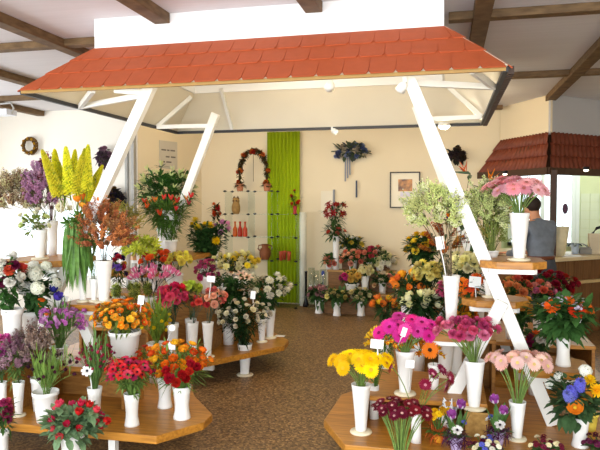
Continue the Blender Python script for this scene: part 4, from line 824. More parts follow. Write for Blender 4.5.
pb_ = atz(594, 437, .24); pb_.y += .12
tag(make_vase('pot', .05, .10, pb_, 'empty yellow pot behind the blue hyacinth bouquet', mat('yellow glaze', '#e4cf58', .35)), None)
# ================================================================== THINGS AT THE BACK
def onwall(px, py, p, q, off=.012):
    d = ray(px, py); n = V3((q[1]-p[1], -(q[0]-p[0]), 0)).normalized(); t = (V3((p[0],p[1],0))-CAM).dot(n)/d.dot(n); r = CAM+d*t
    return r+n*off if n.dot(FW) < 0 else r-n*off
rnd = random.Random(77)
# stepped stand
c = V3((-1.23, 9.1, 0)); e = empty('stepped_stand', c); tag(e, 'brown wooden stepped stand with arrangements before the back wall', 'stand')
STEPW = mat('step wood', '#8a6238', .5, nscale=5, col2='#664524', stretch=(2,10,10))
for x0, x1, y0, y1, z in ((-1.72,-.74,8.76,9.04,.30), (-1.72,-.74,9.04,9.27,.60), (-1.55,-.84,9.27,9.44,.75)):
    m = MB(); m.box(x0-c.x,x1-c.x,y0-c.y+.004,y1-c.y,0,z-.025); s_ = m.build('step_box', STEPW, e); m = MB(); m.box(x0-.012-c.x,x1+.012-c.x,y0-.01-c.y,y1-c.y,z-.024,z); m.build('step_board', mat('pale step edge', '#b58a4e', .45, nscale=6, namt=.2), e)
# tall floor glasses
GL = glass_mat()
for px, h, r, lab in ((311.5,.62,.05,'leftmost tall clear glass cylinder by the stepped stand'), (316.5,.58,.045,'middle tall clear glass cylinder by the stepped stand'), (323,.60,.05,'tall clear glass cylinder with a blue ornament in its mouth')):
    p = aty(px, 303, 9.1); p.z = 0; m = MB(); m.lathe([(0,.002),(r,.002),(r,h),(r-.004,h),(r-.004,.02),(0,.02)], 24); tag(m.build('glass_cylinder', GL, None, 0, p), lab, 'vase')
    if px == 323: 
        m = MB(); m.ell((0,0,h-.06), (.028,.028,.045), 0, 10, 7); m.tube([(0,0,.03),(0,0,h-.1)], .004, 6); tag(m.build('blue_ornament', mat('blue glaze', '#2f4fae', .3), None, 0, p), 'blue oval ornament on a stem inside the right glass cylinder', 'ornament')
p = aty(306, 305, 9.25); p.z = 0; m = MB(); m.lathe([(0,0),(.045,0),(.05,.02),(.022,.12),(.016,.3),(.018,.52),(.026,.55),(.02,.55),(.012,.5),(0,.48)], 18); tag(m.build('slim_vase', mat('black glaze', '#141418', .2), None, 0, p), 'slim black floor vase right of the green curtain', 'vase')
p = aty(303, 305, 9.36); p.z = 0; m = MB(); m.lathe([(0,0),(.055,0),(.055,1.45),(.045,1.46),(.012,1.46),(.012,1.44),(0,1.44)], 20); tag(m.build('fabric_roll', mat('ivory cloth', '#e6e4d2', .8, nscale=20, namt=.06), None, 0, p), 'pale upright roll of cloth between green curtain and wall', 'cloth')
# green curtain
m = MB(); vs = []; x0, x1 = -2.78, -2.25; n = 60
for i in range(n+1):
    x = x0+(x1-x0)*i/n; y = 9.44+.018*math.sin(i*.95)
    vs += [(x,y,.02),(x,y,2.72),(x,y+.006,2.72),(x,y+.006,.02)]
fs = []
for i in range(n):
    a, b_ = i*4, i*4+4; fs += [(a,b_,b_+1,a+1),(a+1,b_+1,b_+2,a+2),(a+2,b_+2,b_+3,a+3),(a+3,b_+3,b_,a)]
m.add(vs, fs+[(0,1,2,3),(n*4+3,n*4+2,n*4+1,n*4)], 0, True)
tag(m.build('hanging_curtain', mat('lime green cloth', '#a8c010', .8, nscale=40, namt=.1, transl=.1)), 'lime green cloth panel hanging on the back wall', 'curtain')
# glass cube unit
gx = [-3.33,-2.955,-2.58,-2.205]; gz = [.0,.353,.706,1.059,1.412,1.765]; gy = (9.0,9.34); O_ = V3((-2.77,9.17,0)); e = empty('glass_cube_unit', O_); tag(e, 'glass cube shelf unit with black corner clips before the back wall', 'shelf')
for k, z in enumerate(gz):
    xs = gx[2] if k == 5 else gx[3]
    m = MB(); m.box(gx[0]-O_.x, xs-O_.x, gy[0]-O_.y, gy[1]-O_.y, z+.012, z+.017); m.build('glass_shelf', GL, e)
for i, x in enumerate(gx):
    for k in range(5):
        if i == 3 and k == 4: continue
        m = MB(); m.box(x-.0025-O_.x, x+.0025-O_.x, gy[0]-O_.y, gy[1]-O_.y, gz[k]+.02, gz[k+1]+.01); m.build('glass_side', GL, e)
    for k, z in enumerate(gz):
        if i == 3 and k == 5: continue
        for y in gy:
            m = MB(); m.ell((x-O_.x, y-O_.y, z+.016), (.017,.017,.017), 0, 8, 6); m.box(x-O_.x-.026, x-O_.x+.026, y-O_.y-.008, y-O_.y+.008, z+.008, z+.024); m.build('corner_clip', BLACK, e)
def onshelf(px, k, y=9.17): p = aty(px, 203, y); return V3((p.x, p.y, gz[k]+.017))
TERRA = mat('terracotta', '#c9805a', .7, nscale=12, namt=.12)
# garland arch in two pots
p0, p1 = onshelf(240, 5), onshelf(267, 5); mid = (p0+p1)/2; e = empty('garland_arch', mid); tag(e, 'autumn leaf garland arch standing in two terracotta pots on the glass unit', 'garland')
g = MB(); hw = (p1.x-p0.x)/2; arch = []
for i in range(25):
    t = math.pi*i/24; arch.append(V3((-hw*math.cos(t)*(1+.12*math.sin(t)), 0, .12+.50*math.sin(t)**.75)))
g.tube(arch, .012, 6, 0)
for i in range(520):
    q = arch[rnd.randrange(25)]; d = V3((rnd.uniform(-1,1), rnd.uniform(-1,1), rnd.uniform(-.6,1))); g.leaf(q+V3((rnd.uniform(-.01,.01),0,rnd.uniform(-.015,.015))), d, rnd.uniform(.05,.085), .035, .2, rnd.choice((0,0,1)))
for x in (-hw, hw):
    for i in range(60): g.leaf((x,0,.10), (rnd.uniform(-1,1), rnd.uniform(-1,1), rnd.uniform(-.2,.7)), rnd.uniform(.08,.13), .04, .3, rnd.choice((0,1)))
g.tube([(0,0,.15),(0,0,.62)], .004, 5, 2)
g.build('leaf_garland', [green_mat('#4c4a26'), green_mat('#7a4a26'), BEAM], e)
for i in range(26):
    q = arch[(i*5+2) % 25] if i < 20 else V3((hw*(1 if i % 2 else -1), 0, .13)); d = V3((rnd.uniform(-1,1), rnd.uniform(-1.2,.2), rnd.uniform(-.3,1))).normalized(); col = ('#d8622c','#b8401f','#e0902c')[i % 3]
    inst('bloom', bloom('mum', col), e, q+d*.03, orient(d), rnd.uniform(.7,1.1))
for x in (-hw, hw): m = MB(); m.lathe([(r, z) for r, z in vase_profile('pot', .062, .115)], 18, (x,0,0)); m.lathe([(0,.1),(.055,.1)], 14, (x,0,0)); m.build('pot', TERRA, e)
# ornaments on the glass unit
CLAY = mat('brown clay', '#8a5230', .6, nscale=10, namt=.25)
p = onshelf(236, 4); e = empty('owl_figure', p); tag(e, 'tan pottery owl figure on the second glass shelf', 'figurine')
m = MB(); m.lathe([(0,0),(.045,0),(.065,.05),(.068,.11),(.055,.16),(.05,.175),(.058,.2),(.05,.24),(.02,.258),(0,.26)], 16); m.build('body', mat('tan clay', '#b08a4e', .6, nscale=25, namt=.35), e)
m = MB(); 
for s_ in (-1,1): m.lathe([(.03,0),(.012,.03),(0,.05)], 8, (s_*.03,0,.235)); m.ell((s_*.022,-.05,.205), (.014,.008,.014), 0, 8, 6)
m.build('ears_and_eyes', mat('dark clay', '#5a3c22', .6), e)
for i, (px, col) in enumerate(((235,'#d8641e'), (240,'#b83018'), (245,'#d04a28'))):
    p = onshelf(px, 3); m = MB(); m.lathe([(0,0),(.034,0),(.038,.02),(.036,.12),(.015,.16),(.013,.21),(.018,.215),(.018,.235),(0,.235)], 14); tag(m.build('ceramic_bottle', mat('glaze '+col, col, .3, nscale=14, namt=.3), None, 0, p), ('orange ceramic bottle, leftmost of three on the glass shelf', 'dark red ceramic bottle between two lighter ones on the glass shelf', 'coral red ceramic bottle, rightmost of three on the glass shelf')[i], 'bottle')
p = onshelf(265, 2); e = empty('clay_jug', p); tag(e, 'round brown clay jug with two handles on the glass unit', 'jug')
m = MB(); m.lathe([(0,0),(.06,0),(.085,.06),(.09,.11),(.075,.165),(.05,.19),(.055,.235),(.06,.24),(.05,.236),(.042,.19),(0,.18)], 20); m.build('jug_body', CLAY, e)
for s_ in (-1,1): m = MB(); m.tube([(s_*.05,0,.225),(s_*.10,0,.22),(s_*.115,0,.17),(s_*.08,0,.135)], .010, 6); m.build('handle', CLAY, e)
for i, px in enumerate((281,284.5,289)):
    p = onshelf(px, 2, (9.10,9.22,9.12)[i]); m = MB(); m.lathe([(0,0),(.026,0),(.030,.1),(.034,.14),(.030,.14),(.024,.02),(0,.02)], 14); tag(m.build('clay_cup', mat('red clay', '#b04a2c', .5, nscale=12, namt=.15), None, 0, p), ('red clay cup, nearest the jug on the glass unit','red clay cup between two others on the glass unit','red clay cup farthest from the jug on the glass unit')[i], 'cup')
p = onshelf(241, 2); m = MB(); m.lathe([(0,0),(.08,0),(.115,.05),(.12,.085),(.11,.085),(.075,.015),(0,.015)], 20); tag(m.build('clay_bowl', mat('brown bowl clay', '#95603c', .6, nscale=12, namt=.2), None, 0, p), 'wide brown clay bowl under the ceramic bottles', 'bowl')
p = onshelf(265, 1); m = MB(); m.lathe([(0,0),(.10,0),(.14,.04),(.145,.07),(.135,.07),(.095,.012),(0,.012)], 20); tag(m.build('clay_bowl', mat('brown bowl clay', '#95603c'), None, 0, p), 'wide brown clay bowl under the two handled jug', 'bowl')
p = onshelf(295, 4); rv = make_vase('waisted', .035, .13, p, 'small red vase at the right end of the glass unit', mat('red glaze', '#a8222c', .3))
flowers('orange red silk flowers', 'in the small red vase on the glass unit', 'mum', ['#d8401c','#c02c20'], 6, (295,201,5,9), dict(obj=True, pos=p, h=.13, r=.03), 'flower_sprig', .9, ('lance',24,.09,.02), '#3a5a2a', pts=[(294.5,191),(292.5,197),(297,203)])
flowers('orange silk flowers on a stick', 'left of the glass cube unit', 'mum', ['#d8501c','#c83820'], 6, (216,211,4,10), Hd(215,8.9,0,.9,.06,'column',label='tall slim white floor vase left of the glass cube unit'), 'flower_sprig', 1.2, ('lance',30,.12,.03), '#4a4a2a')
# wall decorations
def wallspray(name, label, px, py, Y, n, w, h, cols, greens, kind, tail=None, seed=1, droop=0):
    r = random.Random(seed); c = aty(px, py, Y); s = ppm(c); a, b_ = w/s, h/s; e = empty(name, c); tag(e, label, 'wall decoration'); m = MB()
    for i in range(n):
        x = r.uniform(-1,1); z = r.uniform(-1,1)
        if x*x+z*z > 1: continue
        m.leaf((x*a*.7, -.02+r.uniform(-.03,.0), z*b_*.7), (x+r.uniform(-.4,.4), -.5, z*.7+r.uniform(-.3,.3)-droop), r.uniform(.07,.12), .06, .1, i % len(greens))
    m.tube([(-a,0,0),(0,-.01,.01),(a,0,-.01)], .008, 5, 0); m.build('foliage', [green_mat(g) for g in greens], e)
    for i in range(n//5):
        x = r.uniform(-.75,.75); z = r.uniform(-.7,.7); d = V3((x*.5,-1,z*.6+.2)).normalized(); inst('bloom', bloom(kind, cols[i % len(cols)]), e, V3((x*a,-.05,z*b_)), orient(d), r.uniform(.9,1.4))
    if tail:
        m = MB(); tl = tail/s
        for k in (-1,0,1): m.add([(k*.03-.012-.05,-.02,-.03),(k*.03+.012-.05,-.02,-.03),(k*.035+.012-.05,-.015,-tl+.05*k),(k*.035-.012-.05,-.015,-tl+.05*k),(k*.03-.012-.05,-.016,-.03),(k*.03+.012-.05,-.016,-.03),(k*.035+.012-.05,-.011,-tl+.05*k),(k*.035-.012-.05,-.011,-tl+.05*k)], [(0,1,2,3),(7,6,5,4),(0,4,5,1),(1,5,6,2),(2,6,7,3),(3,7,4,0)])
        m.build('ribbon', mat('grey blue ribbon', '#8a8c94', .6), e)
    return e
w_ = wallspray('wall_spray', 'blue and dark green flower spray with ribbon hung high on the back wall', 351, 151, 9.47, 120, 20, 8, ['#6c7aa4','#98a2be','#c4b69c','#4c5678'], ['#5a6a4c','#667258','#56606a'], 'carnation', 27, 3)
for a_ in (((.12,-.06,0), (1,-.2,-.3), .24, .15), ((-.15,-.06,.0), (-.8,-.2,.75), .18, .12)): m = MB(); m.leaf(*a_, 0, 0, 4); m.build('large_leaf', green_mat('#4c5c3a'), w_)
wallspray('wall_bouquet', 'hanging mauve dried bouquet on the left wall beside the white leg', 106, 157, 8.13, 90, 9, 12, ['#7a5870','#9a7488','#5e4a5a'], ['#6a5a60','#5a5448'], 'carnation', 12, 5, .5)
wallspray('wall_bouquet', 'dark blue brown dried bouquet on the left wall below the mauve one', 117, 198, 8.13, 110, 11, 14, ['#2c2a44','#3a2e34','#7a5a2c','#20242e'], ['#2a2a2c','#34301f'], 'carnation', None, 6, .4)
wallspray('wall_bouquet', 'dark brown dried bouquet on the back wall behind the right leg', 456, 155, 9.45, 90, 10, 8, ['#4c3c40','#5a4a3a'], ['#3a3430','#2e3428'], 'carnation', None, 8, .1)
c = aty(30, 146, 8.13); e = empty('wall_wreath', c); tag(e, 'round brown twig wreath hanging on the upper left wall', 'wreath'); m = MB(); R_ = 7.3/ppm(c)
for k in range(46):
    a0 = rnd.uniform(0,6.28); pts = []
    for i in range(9):
        a = a0+i*.35; rr = R_+.028*math.sin(i*1.3+k); pts.append((rr*math.cos(a), .0+.025*math.cos(i*1.1+k)-.01, rr*math.sin(a)))
    m.tube(pts, .006, 4, 0)
m.build('twig_ring', mat('wreath twigs', '#7a5a2c', .8, nscale=20, namt=.4), e)
for k in range(9): a = k*.7+.3; inst('bloom', bloom('mum', '#c89a24'), e, (R_*math.cos(a), -.04, R_*math.sin(a)), orient((0,-1,.2)), .55)
# framed picture, notices
a_, b_ = aty(390,172,9.48), aty(420,208,9.48); e = empty('framed_picture', ((a_.x+b_.x)/2, 9.48, (a_.z+b_.z)/2)); tag(e, 'thin dark framed picture with wide pale mount on the back wall', 'picture'); hw, hh = (b_.x-a_.x)/2, (a_.z-b_.z)/2
m = MB(); t = .018
m.box(-hw,hw,-.02,.015,hh-t,hh); m.box(-hw,hw,-.02,.015,-hh,-hh+t); m.box(-hw,-hw+t,-.02,.015,-hh+t,hh-t); m.box(hw-t,hw,-.02,.015,-hh+t,hh-t); m.build('frame', mat('dark frame', '#3c3228', .4), e)
m = MB(); m.box(-hw+t,hw-t,-.006,.01,-hh+t,hh-t); m.build('mount', mat('mount card', '#efe6cc', .6), e)
def art_mat():
    mm = bpy.data.materials.new('orange abstract print'); mm.use_nodes = True; N = mm.node_tree.nodes; L = mm.node_tree.links; tc = N.new('ShaderNodeTexCoord'); ns = N.new('ShaderNodeTexNoise'); ns.inputs['Scale'].default_value = 9
    r = N.new('ShaderNodeValToRGB'); r.color_ramp.elements[0].position = .35; r.color_ramp.elements[0].color = lin('#5a4440'); r.color_ramp.elements[1].position = .6; r.color_ramp.elements[1].color = lin('#d89a5c'); L.new(tc.outputs['Object'], ns.inputs['Vector']); L.new(ns.outputs['Fac'], r.inputs['Fac']); L.new(r.outputs['Color'], N['Principled BSDF'].inputs['Base Color']); return mm
m = MB(); m.box(-.10,.11,-.010,-.0065,-.02,.16); m.build('print', art_mat(), e)
m = MB(); m.box(-.07,.09,-.010,-.0065,-.10,-.03); m.build('caption_strip', mat('pale lilac card', '#dcd6e0', .6), e)
pw, qw = (-4.37,8.2), (-3.92,9.5); d = V3((qw[0]-pw[0], qw[1]-pw[1], 0)).normalized(); nn = V3((d.y,-d.x,0))
c = onwall(168, 155, pw, qw, .004); m = MB()
def onp(u0,u1,z0,z1,th,mi): 
    vs = []
    for k in (0,th):
        for u, z in ((u0,z0),(u1,z0),(u1,z1),(u0,z1)): vs.append(d*u+V3((0,0,z))+nn*k)
    m.add(vs, [(3,2,1,0),(4,5,6,7),(0,1,5,4),(1,2,6,5),(2,3,7,6),(3,0,4,7)], mi)
onp(-.19,.19,-.21,.21,.008,0)
for r_, (z, segs) in enumerate(((.06,((-.15,-.05),(-.03,.02),(.04,.14))), (-.04,((-.06,.02),(.05,.15))), (-.12,((-.14,-.08),(-.05,.06))))):
    for u0, u1 in segs: onp(u0,u1,z,z+.022,.0095,1)
tag(m.build('wall_notice', [mat('grey notice paper', '#c9c2b2', .7, nscale=6, namt=.08), mat('notice ink', '#6a645c', .7)], None, 0, c), 'grey handwritten notice on the wall of the left recess', 'notice')
a_, b_ = aty(321,191,9.49), aty(333,217,9.49); m = MB(); m.box(a_.x,b_.x,9.482,9.495,b_.z,a_.z, 0); m.box(b_.x,b_.x+.03,9.47,9.495,b_.z,a_.z+.02, 1)
tag(m.build('wall_panel', [mat('pale acrylic', '#e8deC4', .3), mat('grey metal strip', '#8c8c8e', .4)]), 'pale clear sheet with a grey edge strip on the back wall above the lilies', 'panel')
p = aty(356.5, 189, 9.47); m = MB(); m.box(-.012,.012,-.01,.01,-.13,.13); m.box(-.006,.006,.01,.03,.09,.11); tag(m.build('wall_rod', mat('dark steel', '#3a4050', .4), None, 0, p), 'short dark rod hanging on the wall below the blue spray', 'rod')
# lamps
def spot(px, py, Y, label, aim):
    p = aty(px, py, Y); e = empty('spotlight', p); tag(e, label, 'lamp'); M = orient(aim).to_4x4()
    m = MB(); m.lathe([(0,0),(.016,0),(.028,.02),(.034,.065),(.030,.065),(.022,.02),(0,.015)], 16); o = m.build('lamp_head', WHITE, e); o.rotation_euler = M.to_euler()
    m = MB(); m.bar((0,0,.0),(0,0,max(.03, 2.39-p.z) if p.z < 2.39 else .05), .02, .012, (0,1,0)); m.build('bracket', WHITE, e)
    m = MB(); m.ell((0,0,.042), (.018,.018,.012), 0, 10, 6); o = m.build('bulb', BULB, e); o.rotation_euler = M.to_euler(); return p
sp1 = spot(331, 83, 4.05, 'small white spotlight in the middle of the canopy front edge', (-.3,.8,-.35)); sp2 = spot(405, 82, 3.93, 'small white spotlight beside the top of the right leg', (-.5,.5,-.7)); spot(332, 129.5, 6.44, 'tiny white spotlight on the rear canopy edge', (.7,-.2,-.5))
p = aty(444, 126, 6.42); e = empty('round_lamp', p); tag(e, 'glowing round lamp at the rear canopy edge right of centre', 'lamp'); m = MB(); m.lathe([(0,.035),(.055,.035),(.062,.0),(.056,-.002)], 20); m.build('housing', WHITE, e); m = MB(); m.ell((0,0,-.004), (.055,.055,.03), 0, 16, 8); m.build('bulb', mat('bright globe', '#fff6e0', .4, emit=('#fff2d0', 14)), e); LAMPP = p.copy()
p = aty(5, 110, 7.0); e = empty('ceiling_light', (p.x, p.y, p.z)); tag(e, 'white box lamp hanging under the ceiling at the upper left edge', 'lamp'); m = MB(); m.box(-.30,.10,-.10,.10,-.07,.0); m.build('lamp_body', mat('bluish white plastic', '#e6ebf2', .4), e); m = MB(); m.tube([(-.1,0,0),(-.1,0,CZ-p.z)], .010, 6); m.tube([(.10,0,-.05),(.13,0,.02),(.09,0,.09),(-.1,0,.08)], .012, 6); m.build('hanger', mat('clear grey plastic', '#c8c8c2', .3), e)
# price cards on sticks
def card(px, py, w, h, px2, py2, Y, label, tilt=.1, round_=False):
    c = aty(px, py, Y); s = ppm(c); e = empty('price_card', c); tag(e, label, 'price card'); W_, H_ = w/s/2, h/s/2; m = MB()
    if round_: m.lathe([(0,-.002),(W_,-.002),(W_,.002),(0,.002)], 16, sm=False); o = m.build('card', CARD, e); o.rotation_euler = (math.pi/2+.2, tilt, .3)
    else: m.box(-W_,W_,-.0015,.0015,-H_,H_); o = m.build('card', CARD, e, .0006); o.rotation_euler = (-.15, tilt, .23)
    f = aty(px2, py2, Y); m = MB(); m.tube([V3((0,.004,-H_*.6)), (f-c)*.5+V3((0,.006,0)), f-c], .004, 5); m.build('stick', PLAST, e)
card(60,184,14,10.5,61,214,4.25,'white price card on a stick in front of the yellow foxtail lilies')
card(475,282,12,11,476,297,4.3,'white price card left of the right leg above the small tray')
card(440,243,8,13,446,276,3.98,'narrow white price card among the brown twigs', -.12)
card(377,344,13,9,378,355,3.5,'white price card standing above the yellow gerberas')
card(211,279,8,6,209,298,5.0,'white price card above the peach carnations')
card(172,328,7,7,167,342,3.9,'round white tag behind the ranunculus', .2, True)
card(171,346,9.5,7.5,171,360,3.6,'white price card rising from the ranunculus')
card(141,300,6,9,140,314,3.75,'white price card rising from the orange poppies')
card(61,303,11,15,62,318,3.9,'folded white card standing behind the freesias',.25)
card(253,295,5,8,253,308,5.4,'white price card above the floor vase of lisianthus')
card(410,364,9,8,409,390,3.74,'cream price card hanging on the magenta gerbera vase')
card(404,332,5,9,398,345,3.6,'small pale card leaning in the magenta gerberas',.35)
card(168,215,13,9,170,238,5.68,'cream price card in front of the tall alstroemeria')
card(89,371.5,1.5,1.5,92,392,3.42,'thin white label stick beside the anemone')
p = atz(280,336,.24); m = MB(); m.box(-.05,.05,-.03,.03,0,.004); tag(m.build('paper_slip', CARD, None, 0, p), 'white paper slip on the aisle corner of the rear left platform', 'paper')
p = aty(447, 410, 3.72); m = MB(); 
for i in range(3): m.leaf((0,0,-.09), (.25*(i-1)+.15,.1,1), .20, .10, -.05, 0, 4, .3)
def spot_mat():
    mm = bpy.data.materials.new('printed paper'); mm.use_nodes = True; N = mm.node_tree.nodes; L = mm.node_tree.links; tc = N.new('ShaderNodeTexCoord'); v = N.new('ShaderNodeTexVoronoi'); v.inputs['Scale'].default_value = 60; r = N.new('ShaderNodeValToRGB'); r.color_ramp.interpolation = 'CONSTANT'; r.color_ramp.elements[0].color = lin('#26262c'); r.color_ramp.elements[1].position = .3; r.color_ramp.elements[1].color = lin('#f0f2f4'); L.new(tc.outputs['Object'], v.inputs['Vector']); L.new(v.outputs['Distance'], r.inputs['Fac']); L.new(r.outputs['Color'], N['Principled BSDF'].inputs['Base Color']); return mm
p.z = .24+.085; tag(m.build('printed_wrap', spot_mat(), None, 0, p), 'black and white spotted paper wrap beside the yellow primrose pot', 'wrapping')
# things on the service counter
CT = .951
p = atz(560, 256, CT); m = MB(); m.lathe([(0,0),(.055,0),(.08,.18),(.105,.36),(.09,.36),(.06,.1),(0,.08)], 14); tag(m.build('paper_cone', mat('cream wrapping paper', '#e2d6b0', .7, nscale=16, namt=.15), None, 0, p), 'upright cone of cream wrapping paper at the counter corner', 'wrapping')
q = p+V3((.02,.02,.1)); e = empty('dried_flower', q); tag(e, 'tall stem with a brown purple seed head in the paper cone', 'flower'); m = MB(); m.tube([(0,0,0),(.01,0,.25),(.03,.0,.42)], .005, 5); m.build('stem', mat('pale stalk', '#e4e0d2', .6), e); m = MB(); m.ell((.035,0,.48), (.034,.034,.065), 0, 10, 8); m.build('seed_head', mat('purple brown head', '#5e4458', .8, nscale=40, namt=.3), e)
p = atz(575, 254, CT); potted('potted_plant', 'small dark leaved plant in a pale blue pot on the counter', p, .055, .13, '#b9c8d8', [], [('out',26,.17,.04,.55)], '#243a34', 61)
p = atz(570, 256, CT); m = MB()
for i in range(3): m.box(-.10+.012*i,.10+.01*i,-.07,.07,.004*i,.004*i+.003)
o = tag(m.build('paper_stack', CARD, None, 0, p+V3((.0,-.02,0))), 'small stack of white papers on the counter', 'paper')
p = atz(585, 254, CT); m = MB(); m.box(-.07,.07,-.05,.05,0,.07); m.box(-.05,.05,-.051,-.045,.02,.05); m.prism([(-.06,-.04),(.06,-.04),(.05,.04),(-.05,.04)], .07, .09); tag(m.build('card_terminal', mat('grey plastic', '#8e8a80', .5, nscale=10, namt=.2), None, .004, p), 'grey counter device beside the papers', 'device')
p = atz(597, 254, CT); m = MB(); m.box(-.10,.09,-.06,.06,0,.26); m.box(-.085,.075,-.062,-.058,.03,.2); tag(m.build('paper_bag', mat('beige bag paper', '#cfc0a2', .7, nscale=8, namt=.1), None, .01, p), 'beige paper bag standing at the right end of the counter', 'bag')
p = atz(590, 251, CT); e = empty('desk_lamp', p); tag(e, 'black curved desk lamp behind the beige bag', 'lamp'); m = MB(); m.lathe([(0,0),(.06,0),(.06,.015),(.01,.02),(0,.02)], 16); m.build('base', BLACK, e); m = MB(); m.tube([(0,0,.015),(.0,0,.12),(.03,0,.24),(.08,0,.31),(.15,0,.33)], [.010,.014,.018,.020,.02], 8); m.build('arm', BLACK, e); m = MB(); m.ell((.17,0,.33), (.045,.03,.028), 0, 10, 6); m.build('lamp_shade', mat('teal plastic', '#2c8a80', .4), e)
# ================================================================== PERSON
def skin(name, pts, edges, m, parent=None, sub=2, root=0):
    me = bpy.data.meshes.new(name); me.from_pydata([V3(p[0]) for p in pts], edges, []); o = bpy.data.objects.new(name, me); COL.objects.link(o); me.materials.append(m)
    if parent: o.parent = parent
    sk = o.modifiers.new('skin', 'SKIN'); sk.use_smooth_shade = True
    for i, p in enumerate(pts):
        r = p[1]; me.skin_vertices[0].data[i].radius = r if isinstance(r, tuple) else (r, r); me.skin_vertices[0].data[i].use_root = (i == root)
    sd = o.modifiers.new('subd', 'SUBSURF'); sd.levels = sub; sd.render_levels = sub; return o
SKIN = mat('skin', '#c98f6c', .5, nscale=20, namt=.06)
pp = aty(541, 251, 7.0); pp.z = 0
pts = [((0,0,.93),(.14,.10)), ((0,.01,1.10),(.13,.095)), ((0,.04,1.28),(.155,.10)), ((0,.07,1.40),(.075,.065)), ((0,.10,1.455),(.048,.048)), ((-.01,.135,1.525),(.078,.085)), ((-.015,.15,1.60),(.07,.082)), ((-.015,.145,1.645),(.035,.04))]
ed = [(0,1),(1,2),(2,3),(3,4),(4,5),(5,6),(6,7)]
def limb(a, chain):
    for p, r in chain: pts.append((p, r)); ed.append((a, len(pts)-1)); a = len(pts)-1
    return a
for s_ in (-1, 1):
    limb(0, [((s_*.085,.0,.86),.09), ((s_*.10,.025,.50),.058), ((s_*.10,.0,.28),.052), ((s_*.10,-.02,.09),.036), ((s_*.11,.10,.04),.032), ((s_*.115,.16,.03),.022)])
    w_ = limb(2, [((s_*.17,.06,1.36),.062), ((s_*.215,.08,1.20),.048), ((s_*.235,.12,1.06),.040), ((s_*.17,.27,1.04),.034), ((s_*.13,.35,1.045),.024), ((s_*.115,.395,1.045),(.034,.016))])
    for k, (dx, L_) in enumerate(((-.027,.062),(-.009,.072),(.009,.068),(.026,.052))):
        b0 = V3((s_*.115+dx,.42,1.045)); limb(w_, [(b0,.010), (b0+V3((dx*.2,L_*.5,.0)),.0085), (b0+V3((dx*.2,L_*.8,-L_*.4)),.0075)])
    limb(w_, [(V3((s_*.085,.39,1.035)),.011), (V3((s_*.07,.425,1.02)),.009), (V3((s_*.066,.45,1.005)),.0075)])
limb(5, [((-.02,.235,1.525),.014)])                                         # nose
for s_ in (-1,1): limb(5, [((s_*.088-.01,.13,1.53),.016)])                    # ears
body = skin('person', pts, ed, SKIN, None, 1); body.location = pp; body.rotation_euler = (0,0,math.radians(38)); tag(body, 'person in dark grey jacket and trousers standing with back turned before the counter', 'person')
JK = mat('dark grey jacket', '#78808a', .8, nscale=18, namt=.25); TR = mat('charcoal trousers', '#4c5058', .8, nscale=16, namt=.25)
pts = [((0,.0,.95),(.158,.118)), ((0,.005,1.03),(.16,.12)), ((0,.01,1.12),(.155,.12)), ((0,.04,1.28),(.185,.125)), ((0,.07,1.385),(.11,.09)), ((0,.095,1.44),(.06,.056))]; ed = [(0,1),(1,2),(2,3),(3,4),(4,5)]
for s_ in (-1,1): limb(3, [((s_*.18,.06,1.355),.080), ((s_*.22,.08,1.20),.064), ((s_*.24,.12,1.06),.055), ((s_*.175,.26,1.04),.047), ((s_*.14,.33,1.045),.040)])
skin('jacket', pts, ed, JK, body, 2)['label'] = 'dark grey jacket'
pts = [((0,0,1.07),(.166,.126)), ((0,0,.99),(.168,.128)), ((0,0,.88),(.165,.122))]; ed = [(0,1),(1,2)]
for s_ in (-1,1): limb(2, [((s_*.095,.0,.80),.095), ((s_*.105,.025,.50),.074), ((s_*.105,.0,.28),.068), ((s_*.105,-.01,.08),.060)])
skin('trousers', pts, ed, TR, body, 2)['label'] = 'charcoal trousers'
m = MB(); m.lathe([(.13,-.0),(.160,.003),(.161,.037),(.13,.04)], 24); o = m.build('belt', mat('brown belt', '#6a3a24', .5), body); o.location = (0,.0,1.0); o.scale = (1,.77,1)
m = MB(); m.ell((-.014,.118,1.585), (.089,.092,.092), 0, 18, 12); m.build('hair', mat('dark hair', '#2c2018', .7, nscale=50, namt=.3), body)
m = MB()
for s_ in (-1,1): m.ell((s_*.03-.018,.212,1.555), (.011,.008,.008), 0, 8, 6)
m.build('eyes', mat('eye dark', '#20242a', .3), body); m = MB(); m.ell((-.02,.204,1.487), (.018,.006,.004), 0, 8, 6); m.build('mouth', mat('lips', '#b8705e', .5), body)
for s_ in (-1,1): m = MB(); m.ell((s_*.112,.05,.045), (.048,.135,.045), 0, 12, 8); m.box(s_*.112-.042, s_*.112+.042, -.07, .17, .0, .018); m.build('shoe', BLACK, body)
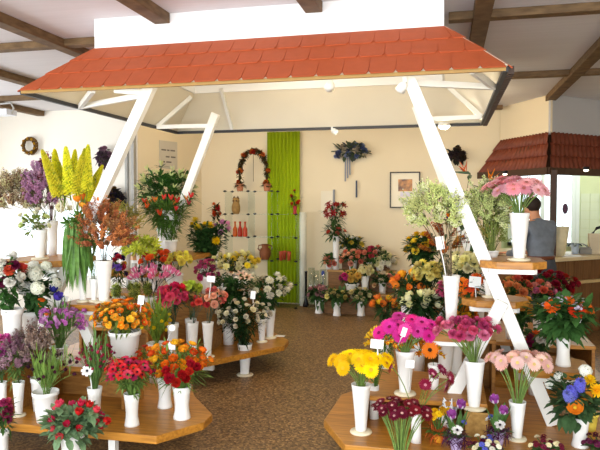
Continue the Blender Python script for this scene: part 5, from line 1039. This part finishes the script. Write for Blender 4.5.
# ================================================================== LIGHT, CAMERA
def area(name, loc, rot, sx, sy, power, col):
    d = bpy.data.lights.new(name, 'AREA'); d.shape = 'RECTANGLE'; d.size = sx; d.size_y = sy; d.energy = power; d.color = col; o = bpy.data.objects.new(name, d); COL.objects.link(o); o.location = loc; o.rotation_euler = rot; return o
def point(name, loc, power, col, r=.08):
    d = bpy.data.lights.new(name, 'POINT'); d.energy = power; d.color = col; d.shadow_soft_size = r; o = bpy.data.objects.new(name, d); COL.objects.link(o); o.location = loc; return o
w = bpy.data.worlds.new('World'); SC.world = w; w.use_nodes = True; bg = w.node_tree.nodes['Background']; bg.inputs[0].default_value = (.86, .93, 1, 1); bg.inputs[1].default_value = 2.6
area('daylight_shop_window', (-.8, -2.1, 1.65), (math.radians(82), 0, 0), 6.5, 2.6, 300, (.90,.95,1))       # shop front behind the camera
area('daylight_left_windows', (-7.0, 3.5, 1.55), (0, math.radians(-90), 0), 2.0, 8.0, 130, (.95,.97,1))
for i, (x, y) in enumerate(((-3.2, 8.0), (-1.4, 8.0), (.2, 8.0))): point('warm_ceiling_lamp', (x, y, 2.75), 14, (1,.78,.48), .1)
point('canopy_lamp', (-1.3, 5.0, 2.62), 20, (1,.84,.6), .15)
point('back_room_fill', (2.2, 10.2, 2.6), 45, (.95,1,.95), .15)  # added fill brightening the pale green back room wall, no fixture here
point('spotlight_glow', sp1+V3((-.05,.25,-.02)), 8, (1,.82,.5), .04)
point('round_lamp_light', LAMPP+V3((0,.06,-.07)), 9, (1,.86,.62), .06)
cam = bpy.data.cameras.new('Camera'); co = bpy.data.objects.new('Camera', cam); COL.objects.link(co); co.location = CAM; co.rotation_euler = (math.pi/2-PIT, 0, YAW); cam.sensor_width = 36; cam.lens = 36*FPX/600; cam.clip_start = .05; SC.camera = co
vs_ = SC.view_settings; vs_.view_transform = 'Standard'; vs_.look = 'None'; vs_.gamma = 1; vs_.use_curve_mapping = False; vs_.exposure = 0.22
SC.cycles.transparent_max_bounces = 32
